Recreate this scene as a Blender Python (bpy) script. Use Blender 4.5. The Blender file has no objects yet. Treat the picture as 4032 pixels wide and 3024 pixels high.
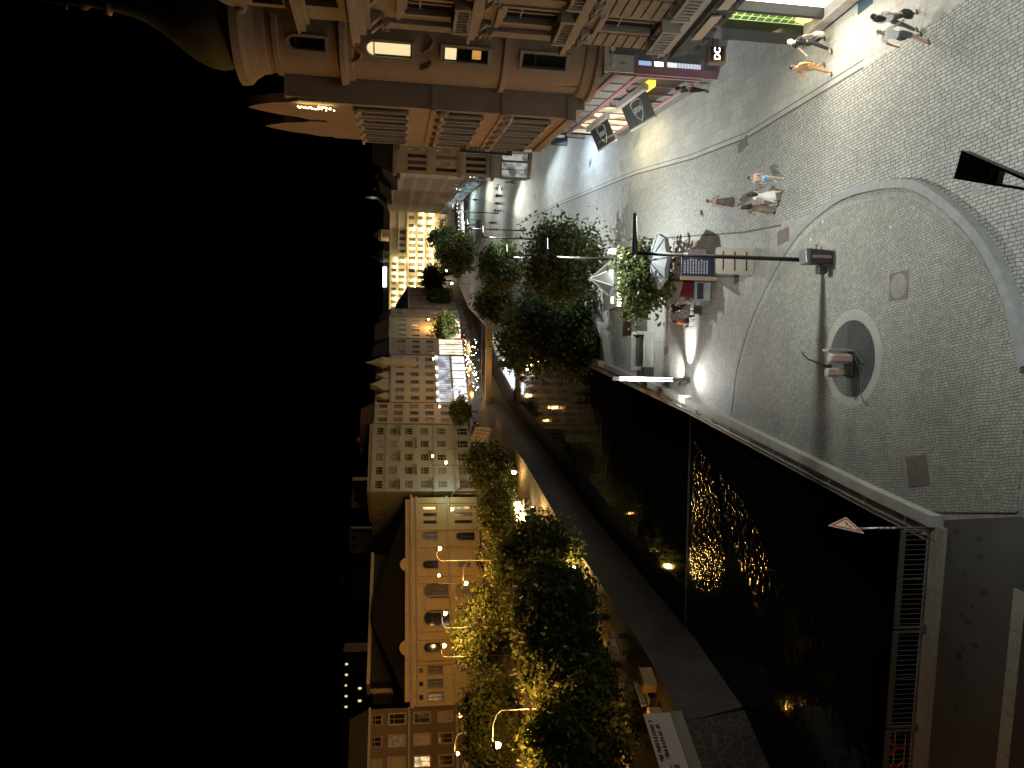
import bpy, bmesh, math, random
import numpy as np
from mathutils import Vector, Matrix
random.seed(7)
C = bpy.context.scene.collection
PI = math.pi
R = math.radians
SC = bpy.context.scene
# ------------------------------------------------------------------ camera (phone held sideways: the frame is rolled a quarter turn)
F, PT, RL, CH = 3028.0, R(8.5), R(0.8), 16.5
_fw = Vector((0, math.cos(PT), -math.sin(PT))); _u0 = Vector((0, math.sin(PT), math.cos(PT))); _r0 = Vector((1, 0, 0))
RI = _r0*math.cos(RL) + _u0*math.sin(RL); UP = _u0*math.cos(RL) - _r0*math.sin(RL)
K = 4032/2212.0
def ray(x, y):
    return RI*(1512 - y*K) + UP*(2016 - x*K) + _fw*F
def g(x, y, z=0.0):                       # survey: where a sight line meets the level z
    d = ray(x, y); k = (z - CH)/d.z
    return Vector((d.x*k, d.y*k, z))
def w(x, y, Y):                           # survey: where a sight line meets the distance Y
    d = ray(x, y); k = Y/d.y
    return Vector((d.x*k, Y, d.z*k + CH))
cam = bpy.data.objects.new('camera', bpy.data.cameras.new('camera')); C.objects.link(cam)
m = Matrix.Identity(4)
for i in range(3):
    m[i][0] = -UP[i]; m[i][1] = RI[i]; m[i][2] = -_fw[i]
m[2][3] = CH
cam.matrix_world = m
cam.data.sensor_width = 36; cam.data.lens = 36*F/4032; cam.data.clip_start = .2; cam.data.clip_end = 2000
SC.camera = cam

# ------------------------------------------------------------------ materials
MATS = {}
def nodes(name):
    mt = bpy.data.materials.new(name); mt.use_nodes = True
    nt = mt.node_tree; b = nt.nodes['Principled BSDF']
    return mt, nt, b
def N(nt, t, **kw):
    n = nt.nodes.new(t)
    for k, v in kw.items():
        if k.startswith('i_'): n.inputs[k[2:]].default_value = v
        else: setattr(n, k, v)
    return n
def mat(name, col, rough=.7, sc=3.0, amt=.25, bump=.0, metal=0.0, sc2=None, spec=None):
    if name in MATS: return MATS[name]
    mt, nt, b = nodes(name); L = nt.links.new
    tc = N(nt, 'ShaderNodeTexCoord')
    n1 = N(nt, 'ShaderNodeTexNoise', i_Scale=sc, i_Detail=5.0, i_Roughness=.65); L(tc.outputs['Object'], n1.inputs['Vector'])
    n2 = N(nt, 'ShaderNodeTexNoise', i_Scale=sc2 or sc*.17, i_Detail=3.0); L(tc.outputs['Object'], n2.inputs['Vector'])
    mx = N(nt, 'ShaderNodeMath', operation='ADD'); L(n1.outputs['Fac'], mx.inputs[0]); L(n2.outputs['Fac'], mx.inputs[1])
    rp = N(nt, 'ShaderNodeValToRGB'); L(mx.outputs[0], rp.inputs['Fac'])
    mp = N(nt, 'ShaderNodeMath', operation='MULTIPLY'); mp.inputs[1].default_value = .5; L(mx.outputs[0], mp.inputs[0]); L(mp.outputs[0], rp.inputs['Fac'])
    e = rp.color_ramp.elements; e[0].position = .32; e[1].position = .68
    e[0].color = [c*(1-amt) for c in col] + [1]; e[1].color = [min(1, c*(1+amt)) for c in col] + [1]
    L(rp.outputs['Color'], b.inputs['Base Color'])
    b.inputs['Roughness'].default_value = rough; b.inputs['Metallic'].default_value = metal
    if spec is not None: b.inputs['Specular IOR Level'].default_value = spec
    if bump:
        bp = N(nt, 'ShaderNodeBump', i_Strength=bump, i_Distance=.03); L(n1.outputs['Fac'], bp.inputs['Height']); L(bp.outputs['Normal'], b.inputs['Normal'])
    MATS[name] = mt; return mt
def emit(name, col, s, base=None):
    if name in MATS: return MATS[name]
    mt, nt, b = nodes(name)
    b.inputs['Base Color'].default_value = [*(base or [min(1, c*.8) for c in col]), 1]
    b.inputs['Emission Color'].default_value = [*col, 1]; b.inputs['Emission Strength'].default_value = s
    b.inputs['Roughness'].default_value = .4
    MATS[name] = mt; return mt
def glow_room(name, col, s, dark=.25, sc=.9):     # a lit room behind glass: uneven light, curtains and furniture tones
    if name in MATS: return MATS[name]
    mt, nt, b = nodes(name); L = nt.links.new
    tc = N(nt, 'ShaderNodeTexCoord'); n = N(nt, 'ShaderNodeTexNoise', i_Scale=sc, i_Detail=3.0); L(tc.outputs['Object'], n.inputs['Vector'])
    rp = N(nt, 'ShaderNodeValToRGB'); e = rp.color_ramp.elements; e[0].position = .38; e[1].position = .62
    e[0].color = [c*dark for c in col] + [1]; e[1].color = [*col, 1]
    L(n.outputs['Fac'], rp.inputs['Fac']); L(rp.outputs['Color'], b.inputs['Emission Color'])
    b.inputs['Base Color'].default_value = (.05, .05, .05, 1); b.inputs['Roughness'].default_value = .15
    b.inputs['Emission Strength'].default_value = s
    MATS[name] = mt; return mt
def setts(name, cols, mortar, bw, bh, ms, rot=90, bump=.5, rough=.75, wob=.05, stain=.2):
    if name in MATS: return MATS[name]
    mt, nt, b = nodes(name); L = nt.links.new
    tc = N(nt, 'ShaderNodeTexCoord')
    wn = N(nt, 'ShaderNodeTexNoise', i_Scale=.9, i_Detail=2.0); L(tc.outputs['Object'], wn.inputs['Vector'])
    wm = N(nt, 'ShaderNodeVectorMath', operation='SCALE'); wm.inputs['Scale'].default_value = wob*4; L(wn.outputs['Color'], wm.inputs[0])
    wn2 = N(nt, 'ShaderNodeTexNoise', i_Scale=9.0, i_Detail=1.0); L(tc.outputs['Object'], wn2.inputs['Vector'])
    wm2 = N(nt, 'ShaderNodeVectorMath', operation='SCALE'); wm2.inputs['Scale'].default_value = wob*.35; L(wn2.outputs['Color'], wm2.inputs[0])
    va = N(nt, 'ShaderNodeVectorMath', operation='ADD'); L(tc.outputs['Object'], va.inputs[0]); L(wm.outputs[0], va.inputs[1])
    vb = N(nt, 'ShaderNodeVectorMath', operation='ADD'); L(va.outputs[0], vb.inputs[0]); L(wm2.outputs[0], vb.inputs[1])
    mp = N(nt, 'ShaderNodeMapping'); mp.inputs['Rotation'].default_value = (0, 0, R(rot)); L(vb.outputs[0], mp.inputs['Vector'])
    br = N(nt, 'ShaderNodeTexBrick', i_Scale=1.0); br.offset = .37; br.offset_frequency = 2; br.squash = .8; br.squash_frequency = 3
    br.inputs['Brick Width'].default_value = bw; br.inputs['Row Height'].default_value = bh
    br.inputs['Mortar Size'].default_value = ms; br.inputs['Mortar Smooth'].default_value = .3; br.inputs['Bias'].default_value = -.1
    br.inputs['Color1'].default_value = [*cols[0], 1]; br.inputs['Color2'].default_value = [*cols[1], 1]; br.inputs['Mortar'].default_value = [*mortar, 1]
    L(mp.outputs[0], br.inputs['Vector'])
    st = N(nt, 'ShaderNodeTexNoise', i_Scale=.4, i_Detail=9.0, i_Roughness=.72); L(tc.outputs['Object'], st.inputs['Vector'])
    rp = N(nt, 'ShaderNodeValToRGB'); e = rp.color_ramp.elements; e[0].position = .35; e[1].position = .68
    e[0].color = (1-stain, 1-stain, 1-stain*.9, 1); e[1].color = (1, 1, 1, 1); L(st.outputs['Fac'], rp.inputs['Fac'])
    sp = N(nt, 'ShaderNodeTexNoise', i_Scale=5.0, i_Detail=4.0); L(tc.outputs['Object'], sp.inputs['Vector'])
    rs = N(nt, 'ShaderNodeMapRange'); rs.inputs['From Min'].default_value = .25; rs.inputs['From Max'].default_value = .75; rs.inputs['To Min'].default_value = .8; rs.inputs['To Max'].default_value = 1.12
    L(sp.outputs['Fac'], rs.inputs['Value'])
    m1 = N(nt, 'ShaderNodeMix', data_type='RGBA', blend_type='MULTIPLY'); m1.inputs['Factor'].default_value = 1
    L(br.outputs['Color'], m1.inputs['A']); L(rp.outputs['Color'], m1.inputs['B'])
    m2 = N(nt, 'ShaderNodeMix', data_type='RGBA', blend_type='MULTIPLY'); m2.inputs['Factor'].default_value = 1
    L(m1.outputs['Result'], m2.inputs['A']); L(rs.outputs['Result'], m2.inputs['B'])
    L(m2.outputs['Result'], b.inputs['Base Color'])
    b.inputs['Roughness'].default_value = rough
    bp = N(nt, 'ShaderNodeBump', i_Strength=bump, i_Distance=.012, invert=True); L(br.outputs['Fac'], bp.inputs['Height']); L(bp.outputs['Normal'], b.inputs['Normal'])
    MATS[name] = mt; return mt
def rubble(name, c1, c2, sc=2.2):
    mt, nt, b = nodes(name); L = nt.links.new
    tc = N(nt, 'ShaderNodeTexCoord')
    v = N(nt, 'ShaderNodeTexVoronoi', i_Scale=sc, feature='DISTANCE_TO_EDGE'); L(tc.outputs['Object'], v.inputs['Vector'])
    v2 = N(nt, 'ShaderNodeTexVoronoi', i_Scale=sc); L(tc.outputs['Object'], v2.inputs['Vector'])
    rp = N(nt, 'ShaderNodeValToRGB'); e = rp.color_ramp.elements; e[0].position = .02; e[1].position = .1
    e[0].color = [*c2, 1]; e[1].color = [*c1, 1]; L(v.outputs['Distance'], rp.inputs['Fac'])
    hs = N(nt, 'ShaderNodeMix', data_type='RGBA', blend_type='MULTIPLY'); hs.inputs['Factor'].default_value = .5
    vr = N(nt, 'ShaderNodeValToRGB'); vr.color_ramp.elements[0].color = (1, .95, .9, 1); vr.color_ramp.elements[1].color = (.45, .4, .36, 1); L(v2.outputs['Distance'], vr.inputs['Fac']); L(rp.outputs['Color'], hs.inputs['A']); L(vr.outputs['Color'], hs.inputs['B']); L(hs.outputs['Result'], b.inputs['Base Color'])
    bp = N(nt, 'ShaderNodeBump', i_Strength=.8, i_Distance=.05); L(v.outputs['Distance'], bp.inputs['Height']); L(bp.outputs['Normal'], b.inputs['Normal'])
    b.inputs['Roughness'].default_value = .85
    MATS[name] = mt; return mt
def leafmat(name, col, trans=.25):
    if name in MATS: return MATS[name]
    mt, nt, b = nodes(name); L = nt.links.new
    oi = N(nt, 'ShaderNodeNewGeometry'); n = N(nt, 'ShaderNodeTexNoise', i_Scale=2.5); tc = N(nt, 'ShaderNodeTexCoord'); L(tc.outputs['Object'], n.inputs['Vector'])
    rp = N(nt, 'ShaderNodeValToRGB'); e = rp.color_ramp.elements; e[0].position = .3; e[1].position = .7
    e[0].color = [c*.6 for c in col] + [1]; e[1].color = [c*1.4 for c in col] + [1]; L(n.outputs['Fac'], rp.inputs['Fac'])
    L(rp.outputs['Color'], b.inputs['Base Color']); b.inputs['Roughness'].default_value = .5
    tr = N(nt, 'ShaderNodeBsdfTranslucent'); L(rp.outputs['Color'], tr.inputs['Color']); ms = N(nt, 'ShaderNodeMixShader'); ms.inputs[0].default_value = .5
    L(b.outputs[0], ms.inputs[1]); L(tr.outputs[0], ms.inputs[2]); L(ms.outputs[0], nt.nodes['Material Output'].inputs['Surface'])
    MATS[name] = mt; return mt
def water(name, sc, strength, rough=.02, col=(.004, .006, .006), stretch=1.0, ior=1.33):
    mt, nt, b = nodes(name); L = nt.links.new
    tc = N(nt, 'ShaderNodeTexCoord'); mp = N(nt, 'ShaderNodeMapping'); mp.inputs['Scale'].default_value = (1, stretch, 1); L(tc.outputs['Object'], mp.inputs['Vector'])
    n = N(nt, 'ShaderNodeTexNoise', i_Scale=sc, i_Detail=2.0, i_Roughness=.45); L(mp.outputs[0], n.inputs['Vector'])
    bp = N(nt, 'ShaderNodeBump', i_Strength=strength, i_Distance=.2); L(n.outputs['Fac'], bp.inputs['Height']); L(bp.outputs['Normal'], b.inputs['Normal'])
    b.inputs['Base Color'].default_value = [*col, 1]; b.inputs['Roughness'].default_value = rough; b.inputs['IOR'].default_value = ior
    MATS[name] = mt; return mt
def glass(name, col=(.02, .022, .025), rough=.06):
    if name in MATS: return MATS[name]
    mt, nt, b = nodes(name); b.inputs['Base Color'].default_value = [*col, 1]; b.inputs['Roughness'].default_value = rough
    MATS[name] = mt; return mt

# ------------------------------------------------------------------ mesh builder
class MB:
    def __init__(s): s.v = []; s.f = []; s.m = []; s.k = 0
    def q(s, pts, k=None):
        n = len(s.v); s.v += [tuple(p) for p in pts]; s.f.append(tuple(range(n, n+len(pts)))); s.m.append(s.k if k is None else k)
    def box(s, x0, x1, y0, y1, z0, z1, k=None):
        n = len(s.v)
        s.v += [(x0,y0,z0),(x1,y0,z0),(x1,y1,z0),(x0,y1,z0),(x0,y0,z1),(x1,y0,z1),(x1,y1,z1),(x0,y1,z1)]
        for f in ((3,2,1,0),(4,5,6,7),(0,1,5,4),(1,2,6,5),(2,3,7,6),(3,0,4,7)):
            s.f.append(tuple(n+i for i in f)); s.m.append(s.k if k is None else k)
        return s
    def hexa(s, p, k=None):               # 8 corners, bottom ring then top ring
        n = len(s.v); s.v += [tuple(a) for a in p]
        for f in ((3,2,1,0),(4,5,6,7),(0,1,5,4),(1,2,6,5),(2,3,7,6),(3,0,4,7)):
            s.f.append(tuple(n+i for i in f)); s.m.append(s.k if k is None else k)
        return s
    def prism(s, poly, z0, z1, k=None, sx=1.0, top=True, bot=True):     # poly CCW seen from above; sx scales the top ring to its centre
        n = len(poly); c = (sum(p[0] for p in poly)/n, sum(p[1] for p in poly)/n); b = len(s.v)
        s.v += [(p[0], p[1], z0) for p in poly] + [(c[0]+(p[0]-c[0])*sx, c[1]+(p[1]-c[1])*sx, z1) for p in poly]
        kk = s.k if k is None else k
        for i in range(n):
            j = (i+1) % n; s.f.append((b+i, b+j, b+n+j, b+n+i)); s.m.append(kk)
        if top: s.f.append(tuple(b+n+i for i in range(n))); s.m.append(kk)
        if bot: s.f.append(tuple(b+n-1-i for i in range(n))); s.m.append(kk)
        return s
    def extr(s, poly, o, ux, uy, un, k=None):     # planar outline (a,b) in the frame o,ux,uy thickened along un
        o, ux, uy, un = map(Vector, (o, ux, uy, un)); n = len(poly); b = len(s.v); kk = s.k if k is None else k
        P = [o + ux*a + uy*c for a, c in poly]; s.v += [tuple(p) for p in P] + [tuple(p+un) for p in P]
        s.f.append(tuple(b+n-1-i for i in range(n))); s.m.append(kk); s.f.append(tuple(b+n+i for i in range(n))); s.m.append(kk)
        for i in range(n):
            j = (i+1) % n; s.f.append((b+i, b+j, b+n+j, b+n+i)); s.m.append(kk)
        return s
    def tube(s, pts, r, seg=8, k=None, cap=True):
        pts = [Vector(p) for p in pts]; n = len(pts); rr = r if isinstance(r, (list, tuple)) else [r]*n; b = len(s.v); kk = s.k if k is None else k
        prev = None
        for i, p in enumerate(pts):
            t = (pts[min(i+1, n-1)] - pts[max(i-1, 0)]).normalized()
            a = Vector((1, 0, 0)) if abs(t.x) < .9 else Vector((0, 1, 0))
            if prev is not None: a = prev
            u = (a - t*a.dot(t)).normalized(); prev = u; v = t.cross(u)
            for j in range(seg):
                an = 2*PI*j/seg; q = p + (u*math.cos(an) + v*math.sin(an))*rr[i]; s.v.append(tuple(q))
        for i in range(n-1):
            for j in range(seg):
                j2 = (j+1) % seg; s.f.append((b+i*seg+j, b+i*seg+j2, b+(i+1)*seg+j2, b+(i+1)*seg+j)); s.m.append(kk)
        if cap:
            s.f.append(tuple(b+seg-1-j for j in range(seg))); s.m.append(kk); s.f.append(tuple(b+(n-1)*seg+j for j in range(seg))); s.m.append(kk)
        return s
    def lathe(s, prof, c=(0, 0), seg=24, k=None, a0=0, a1=2*PI):
        full = abs(a1-a0-2*PI) < 1e-6; b = len(s.v); kk = s.k if k is None else k; nn = seg if full else seg+1
        for r_, z in prof:
            for j in range(nn):
                an = a0 + (a1-a0)*j/seg; s.v.append((c[0]+r_*math.cos(an), c[1]+r_*math.sin(an), z))
        for i in range(len(prof)-1):
            for j in range(seg):
                j2 = (j+1) % nn if full else j+1
                s.f.append((b+i*nn+j, b+i*nn+j2, b+(i+1)*nn+j2, b+(i+1)*nn+j)); s.m.append(kk)
        return s
    def ball(s, c, r, k=None, seg=10, rings=6):
        rx, ry, rz = r if isinstance(r, (list, tuple)) else (r, r, r); b = len(s.v); kk = s.k if k is None else k
        for i in range(rings+1):
            th = PI*i/rings
            for j in range(seg):
                a = 2*PI*j/seg; s.v.append((c[0]+rx*max(.02, math.sin(th))*math.cos(a), c[1]+ry*max(.02, math.sin(th))*math.sin(a), c[2]+rz*math.cos(th)))
        for i in range(rings):
            for j in range(seg):
                j2 = (j+1) % seg; s.f.append((b+(i+1)*seg+j, b+(i+1)*seg+j2, b+i*seg+j2, b+i*seg+j)); s.m.append(kk)
        return s
    def mesh(s, name, mats, smooth=False):
        me = bpy.data.meshes.new(name); me.from_pydata(s.v, [], s.f)
        for mt in (mats if isinstance(mats, (list, tuple)) else [mats]): me.materials.append(mt)
        me.polygons.foreach_set('material_index', s.m)
        if smooth: me.polygons.foreach_set('use_smooth', [True]*len(s.f))
        me.update(); return me
    def build(s, name, mats, parent=None, loc=(0, 0, 0), smooth=False, rot=0, bevel=0):
        o = bpy.data.objects.new(name, s.mesh(name, mats, smooth)); C.objects.link(o); o.parent = parent; o.location = loc; o.rotation_euler = (0, 0, rot)
        if bevel:
            bv = o.modifiers.new('bevel', 'BEVEL'); bv.width = bevel; bv.segments = 2; bv.limit_method = 'ANGLE'
        return o
def tag(o, label=None, cat=None, group=None, kind=None):
    if label: o['label'] = label
    if cat: o['category'] = cat
    if group: o['group'] = group
    if kind: o['kind'] = kind
    return o
def thing(name, label, cat, loc=(0, 0, 0), rot=0, group=None):
    o = bpy.data.objects.new(name, None); C.objects.link(o); o.location = loc; o.rotation_euler = (0, 0, rot); o.empty_display_size = .3
    return tag(o, label, cat, group)
def inst(me, name, parent, loc=(0, 0, 0), rot=0):
    o = bpy.data.objects.new(name, me); C.objects.link(o); o.parent = parent; o.location = loc; o.rotation_euler = (0, 0, rot); return o
def copy_tree(o, parent=None):
    c = o.copy(); C.objects.link(c); c.parent = parent
    for ch in list(o.children): copy_tree(ch, c)
    return c
def text_mesh(name, s, size, mt, parent=None, mw=None, thick=.01, align='CENTER'):
    cu = bpy.data.curves.new(name, 'FONT'); cu.body = s; cu.size = size; cu.extrude = thick; cu.align_x = align; cu.align_y = 'CENTER'
    ob = bpy.data.objects.new(name, cu); C.objects.link(ob); bpy.context.view_layer.update()
    me = bpy.data.meshes.new_from_object(ob.evaluated_get(bpy.context.evaluated_depsgraph_get())); me.name = name
    bpy.data.objects.remove(ob); me.materials.clear(); me.materials.append(mt)
    o = bpy.data.objects.new(name, me); C.objects.link(o); o.parent = parent
    if mw is not None: o.matrix_local = mw
    return o
def frame(o, x, y, z=None):               # matrix from origin and axes
    x = Vector(x).normalized(); y = Vector(y); y = (y - x*y.dot(x)).normalized(); z = x.cross(y)
    mm = Matrix.Identity(4)
    for i in range(3): mm[i][0] = x[i]; mm[i][1] = y[i]; mm[i][2] = z[i]; mm[i][3] = o[i]
    return mm
def light(kind, loc, power, col=(1, 1, 1), r=.15, aim=None, spot=None, blend=.5, size=None, parent=None):
    ld = bpy.data.lights.new('lamp_light', kind); ld.energy = power; ld.color = col
    if kind == 'AREA':
        ld.shape = 'RECTANGLE'; ld.size, ld.size_y = size
    else: ld.shadow_soft_size = r
    if kind == 'SPOT': ld.spot_size = R(spot); ld.spot_blend = blend
    o = bpy.data.objects.new('lamp_light', ld); C.objects.link(o); o.location = loc
    if aim is not None: o.rotation_euler = (Vector(aim)-Vector(loc)).to_track_quat('-Z', 'Y').to_euler()
    if parent is not None:
        o.parent = parent; bpy.context.view_layer.update(); o.matrix_parent_inverse = parent.matrix_world.inverted()
    return o
SOD = (1.0, .46, .10); WARM = (1, .72, .38); LED = (.93, 1, .95); COOL = (.8, .92, 1)
# ------------------------------------------------------------------ render, world
SC.render.engine = 'CYCLES'
SC.view_settings.view_transform = 'Standard'; SC.view_settings.look = 'None'; SC.view_settings.exposure = 0; SC.view_settings.gamma = 1
SC.cycles.use_denoising = True; SC.cycles.max_bounces = 5; SC.cycles.diffuse_bounces = 3; SC.cycles.glossy_bounces = 3; SC.cycles.transmission_bounces = 4
SC.cycles.sample_clamp_indirect = 4; SC.cycles.sample_clamp_direct = 0; SC.cycles.caustics_reflective = False; SC.cycles.caustics_refractive = False
SC.cycles.use_light_tree = True
wd = bpy.data.worlds.new('World'); SC.world = wd; wd.use_nodes = True
nt = wd.node_tree; bg = nt.nodes['Background']
sky = nt.nodes.new('ShaderNodeTexSky'); sky.sky_type = 'NISHITA'; sky.sun_disc = False; sky.sun_elevation = R(-6); sky.sun_rotation = R(200); sky.air_density = 1
nt.links.new(sky.outputs[0], bg.inputs['Color']); bg.inputs['Strength'].default_value = .12
# ------------------------------------------------------------------ common materials
cobble = setts('cobble_setts', ((.33, .325, .30), (.43, .42, .39)), (.075, .072, .066), .27, .118, .014, rot=90, bump=.3, wob=.03, stain=.22)
mosaic = setts('small_setts', ((.29, .28, .245), (.38, .365, .32)), (.085, .08, .07), .19, .088, .010, rot=82, bump=.3, wob=.06, stain=.24)
paver = setts('large_pavers', ((.37, .355, .33), (.43, .415, .385)), (.2, .19, .175), 1.3, .62, .007, rot=97, bump=.2, wob=.0, stain=.22)
paver2 = setts('plaza_pavers', ((.33, .315, .285), (.39, .37, .335)), (.15, .14, .125), .85, .42, .009, rot=12, bump=.25, wob=.0, stain=.32)
asphalt = mat('asphalt', (.085, .08, .075), .85, 60, .25, .25, sc2=.6)
kerbstone = mat('kerb_stone', (.34, .33, .31), .75, 12, .18, .15)
granite = mat('granite_grey', (.23, .235, .235), .7, 25, .2, .1)
concrete = mat('old_concrete', (.30, .28, .25), .85, 6, .3, .2)
earth = mat('earth', (.10, .075, .05), .95, 5, .3, .3)
blackmetal = mat('black_metal', (.02, .02, .02), .45, 20, .2, 0, .3)
greymetal = mat('grey_metal', (.16, .16, .16), .45, 20, .15, 0, .5)
steel = mat('bright_steel', (.5, .5, .5), .3, 20, .1, 0, .9)
bark = mat('bark', (.08, .06, .04), .9, 14, .35, .5)
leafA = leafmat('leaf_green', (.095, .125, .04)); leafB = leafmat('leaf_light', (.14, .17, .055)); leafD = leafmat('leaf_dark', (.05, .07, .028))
winglass = glass('window_glass'); lit_warm = glow_room('lit_room_warm', (1, .78, .42), 1.1); lit_white = glow_room('lit_room_white', (.95, 1, .97), 1.4, .45)
lit_cream = emit('lit_blind', (1, .80, .42), .95)
stone_trim = mat('stone_trim', (.36, .33, .29), .8, 5, .2, .2)

# ------------------------------------------------------------------ ground
def flat(name, pts, z, mt, kind='structure', thick=0, label=None, cat=None):
    mb = MB()
    P = [(p[0], p[1]) for p in pts]
    ar = sum(P[i][0]*P[(i+1) % len(P)][1] - P[(i+1) % len(P)][0]*P[i][1] for i in range(len(P)))
    if ar < 0: P = P[::-1]
    if thick: mb.prism(P, z-thick, z)
    else: mb.q([(a, b, z) for a, b in P])
    o = mb.build(name, mt)
    if label: tag(o, label, cat)
    else: tag(o, kind=kind)
    return o
WALLR = [(-4.6, 21.3), (-4.15, 24.5), (-3.55, 28.2), (-1.35, 42.0), (0.05, 52.3), (1.9, 66), (6.2, 105), (11, 146), (18, 182), (33, 232), (54, 290)]
WALLL = [(-34, 21.5), (-24.2, 33), (-19.1, 41.8), (-17.5, 49.4), (-14, 76), (-10.5, 96), (-3.6, 143), (4, 172), (20, 215), (40, 290)]
flat('plaza_ground', [(-3.95, 21.15)] + WALLR[1:] + [(140, 340), (140, -30), (-3.0, -30), (-3.35, 18.3)], 0, paver2)
BE = ((-3.95, 21.15), (-11.9, 21.9), (-40, 24.6))        # edge of the bridge deck on the river side
flat('bridge_pavement', [(-3.35, 18.3), (-3.95, 21.15), (-11.9, 21.9), (-40, 24.6), (-40, -30), (-3.0, -30)], 0, asphalt)
flat('left_bank_ground', WALLL + [(-40, 345), (-260, 345), (-260, 20)], -.012, mat('left_paving', (.07, .058, .045), .85, 3, .3, .1))
flat('far_ground', [(-400, 300), (400, 300), (400, 700), (-400, 700)], -.3, earth)
street = [(1.9, 18.5), (4.6, 20.3), (6.0, 22.1), (6.85, 25.5), (7.1, 30.2), (7.5, 35.2), (10.3, 52.5), (15.2, 80), (20.5, 106), (31, 150), (46, 200), (60, 240), (64, 240), (52, 205), (36, 150), (22.4, 104.5), (18.8, 79), (15, 52.8), (13, 42), (12, 35), (11.7, 28), (11.6, 25.6), (11.6, -20), (-2.95, -20), (-3.35, 18.2), (0.5, 17.9)]
flat('cobbled_street', street, .004, cobble)
pav = [(11.6, -20), (11.6, 25.6), (11.7, 28), (12, 35), (13, 42), (15, 52.8), (18.8, 79), (22.4, 104.5), (36, 150), (52, 205), (75, 250), (90, 250), (60, 180), (42, 120), (32, 80), (23, 45), (30, 38.7), (30, -20)]
flat('right_pavement', pav, .006, paver)
def strip(name, path, wd_, z, mt, h=.0, kind='structure'):
    mb = MB(); n = len(path); Lp = []; Rp = []
    for i, p in enumerate(path):
        a = Vector(path[max(0, i-1)][:2]); b = Vector(path[min(n-1, i+1)][:2]); t = (b-a).normalized(); nn = Vector((-t.y, t.x))*wd_*.5
        Lp.append(Vector(p[:2])+nn); Rp.append(Vector(p[:2])-nn)
    for i in range(n-1):
        if h: mb.hexa([(*Rp[i], z), (*Rp[i+1], z), (*Lp[i+1], z), (*Lp[i], z), (*Rp[i], z+h), (*Rp[i+1], z+h), (*Lp[i+1], z+h), (*Lp[i], z+h)])
        else: mb.q([(*Rp[i], z), (*Rp[i+1], z), (*Lp[i+1], z), (*Lp[i], z)])
    return tag(mb.build(name, mt), kind=kind)
PE = pav[1:10]
strip('drain_line', [(p[0]+.0, p[1]) for p in PE], .09, .012, asphalt)
strip('drain_line', [(p[0]+.28, p[1]) for p in PE], .05, .012, asphalt)
LE = [(7.1, 31.5), (7.5, 35.2), (10.3, 52.5), (15.2, 80), (20.5, 106)]
strip('drain_line', LE, .09, .012, asphalt)
strip('drain_line', [(5.4, 35.5), (6.3, 42), (8.3, 52.5), (13.0, 80)], .06, .008, asphalt)
# raised round paved platform
disk = [(-2.15, 36.6), (-1.2, 36.1), (0.8, 35.6), (3.0, 34.2), (4.8, 32.3), (6.2, 30.2), (6.9, 28), (7.05, 26), (6.7, 23.5), (6.1, 22.0), (4.7, 20.2), (3.3, 19.1), (1.9, 18.45), (.6, 18.05), (-3.25, 18.35), (-3.75, 21.4), (-3.7, 25), (-3.0, 30)]
def smooth_path(p, k=6):
    out = []
    for i in range(len(p)-1):
        a, b, c, d = (Vector(p[max(0, i-1)]), Vector(p[i]), Vector(p[i+1]), Vector(p[min(len(p)-1, i+2)]))
        for j in range(k):
            t = j/k; out.append(tuple(.5*((2*b)+(c-a)*t+(2*a-5*b+4*c-d)*t*t+(3*b-a-3*c+d)*t**3)))
    return out + [tuple(p[-1])]
arc = smooth_path(disk[:14])
flat('round_platform', arc + disk[14:], .06, mosaic, thick=.057)
def offset(path, d):
    o = []
    for i, p in enumerate(path):
        a = Vector(path[max(0, i-1)]); b = Vector(path[min(len(path)-1, i+1)]); t = (b-a).normalized(); o.append((p[0]-t.y*d, p[1]+t.x*d))
    return o
kb = MB()
nA = len(arc)
for i in range(nA-1):                       # kerb ring of the platform, growing to a low wall at the near side where the street drops away
    def hh(j): return .08 + .26*max(0, min(1, (j/nA-.45)/.3))
    I, O = offset(arc, .02), offset(arc, .30)
    kb.hexa([(*I[i], 0), (*I[i+1], 0), (*O[i+1], 0), (*O[i], 0), (*I[i], hh(i)), (*I[i+1], hh(i+1)), (*O[i+1], hh(i+1)), (*O[i], hh(i))])
tag(kb.build('platform_kerb', granite), kind='structure')
strip('setts_border', offset(arc, -.2), .2, .064, paver2)
# inset paving fields near the lamp column
f1 = [g(1500, 880), g(1545, 860), g(1550, 815), g(1530, 785), g(1500, 812)]
flat('setts_field', f1, .005, mosaic)
f2 = [g(1410, 812), g(1412, 735), g(1470, 730), g(1487, 760), g(1490, 815), g(1480, 855)]
flat('setts_field', f2, .005, mosaic)
strip('setts_border', [g(1410, 733), g(1462, 731), g(1484, 757), g(1489, 805)], .22, .009, granite)
# access covers and plates set in the paving
def cover(px, sx, sy, rot, label, mt, rnd=False, z=.014):
    p = g(*px); o = thing('access_cover', label, 'access cover', (p.x, p.y, 0), R(rot))
    mb = MB().box(-sx/2, sx/2, -sy/2, sy/2, 0, z); mb.build('plate', mt, o)
    if rnd:
        MB().lathe([(.0, z+.006), (min(sx, sy)*.42, z+.006), (min(sx, sy)*.44, z-.002)], seg=28).build('lid', mat('lid_iron', (.19, .165, .145), .6, 22, .3, .3), o)
    return o
rust = mat('rusty_plate', (.13, .105, .085), .7, 30, .25, .2)
cover((1692, 510), .62, 1.0, 4, 'dark rectangular cover plate beside the kerb of the round platform near the lamp post', rust)
cover((1605, 312), .55, 1.05, 10, 'dark rectangular cover plate on the line between cobbles and smooth pavement', rust)
cover((1945, 618), .95, .95, 0, 'square cover with a round iron lid on the round platform', rust, True, .072)
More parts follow.
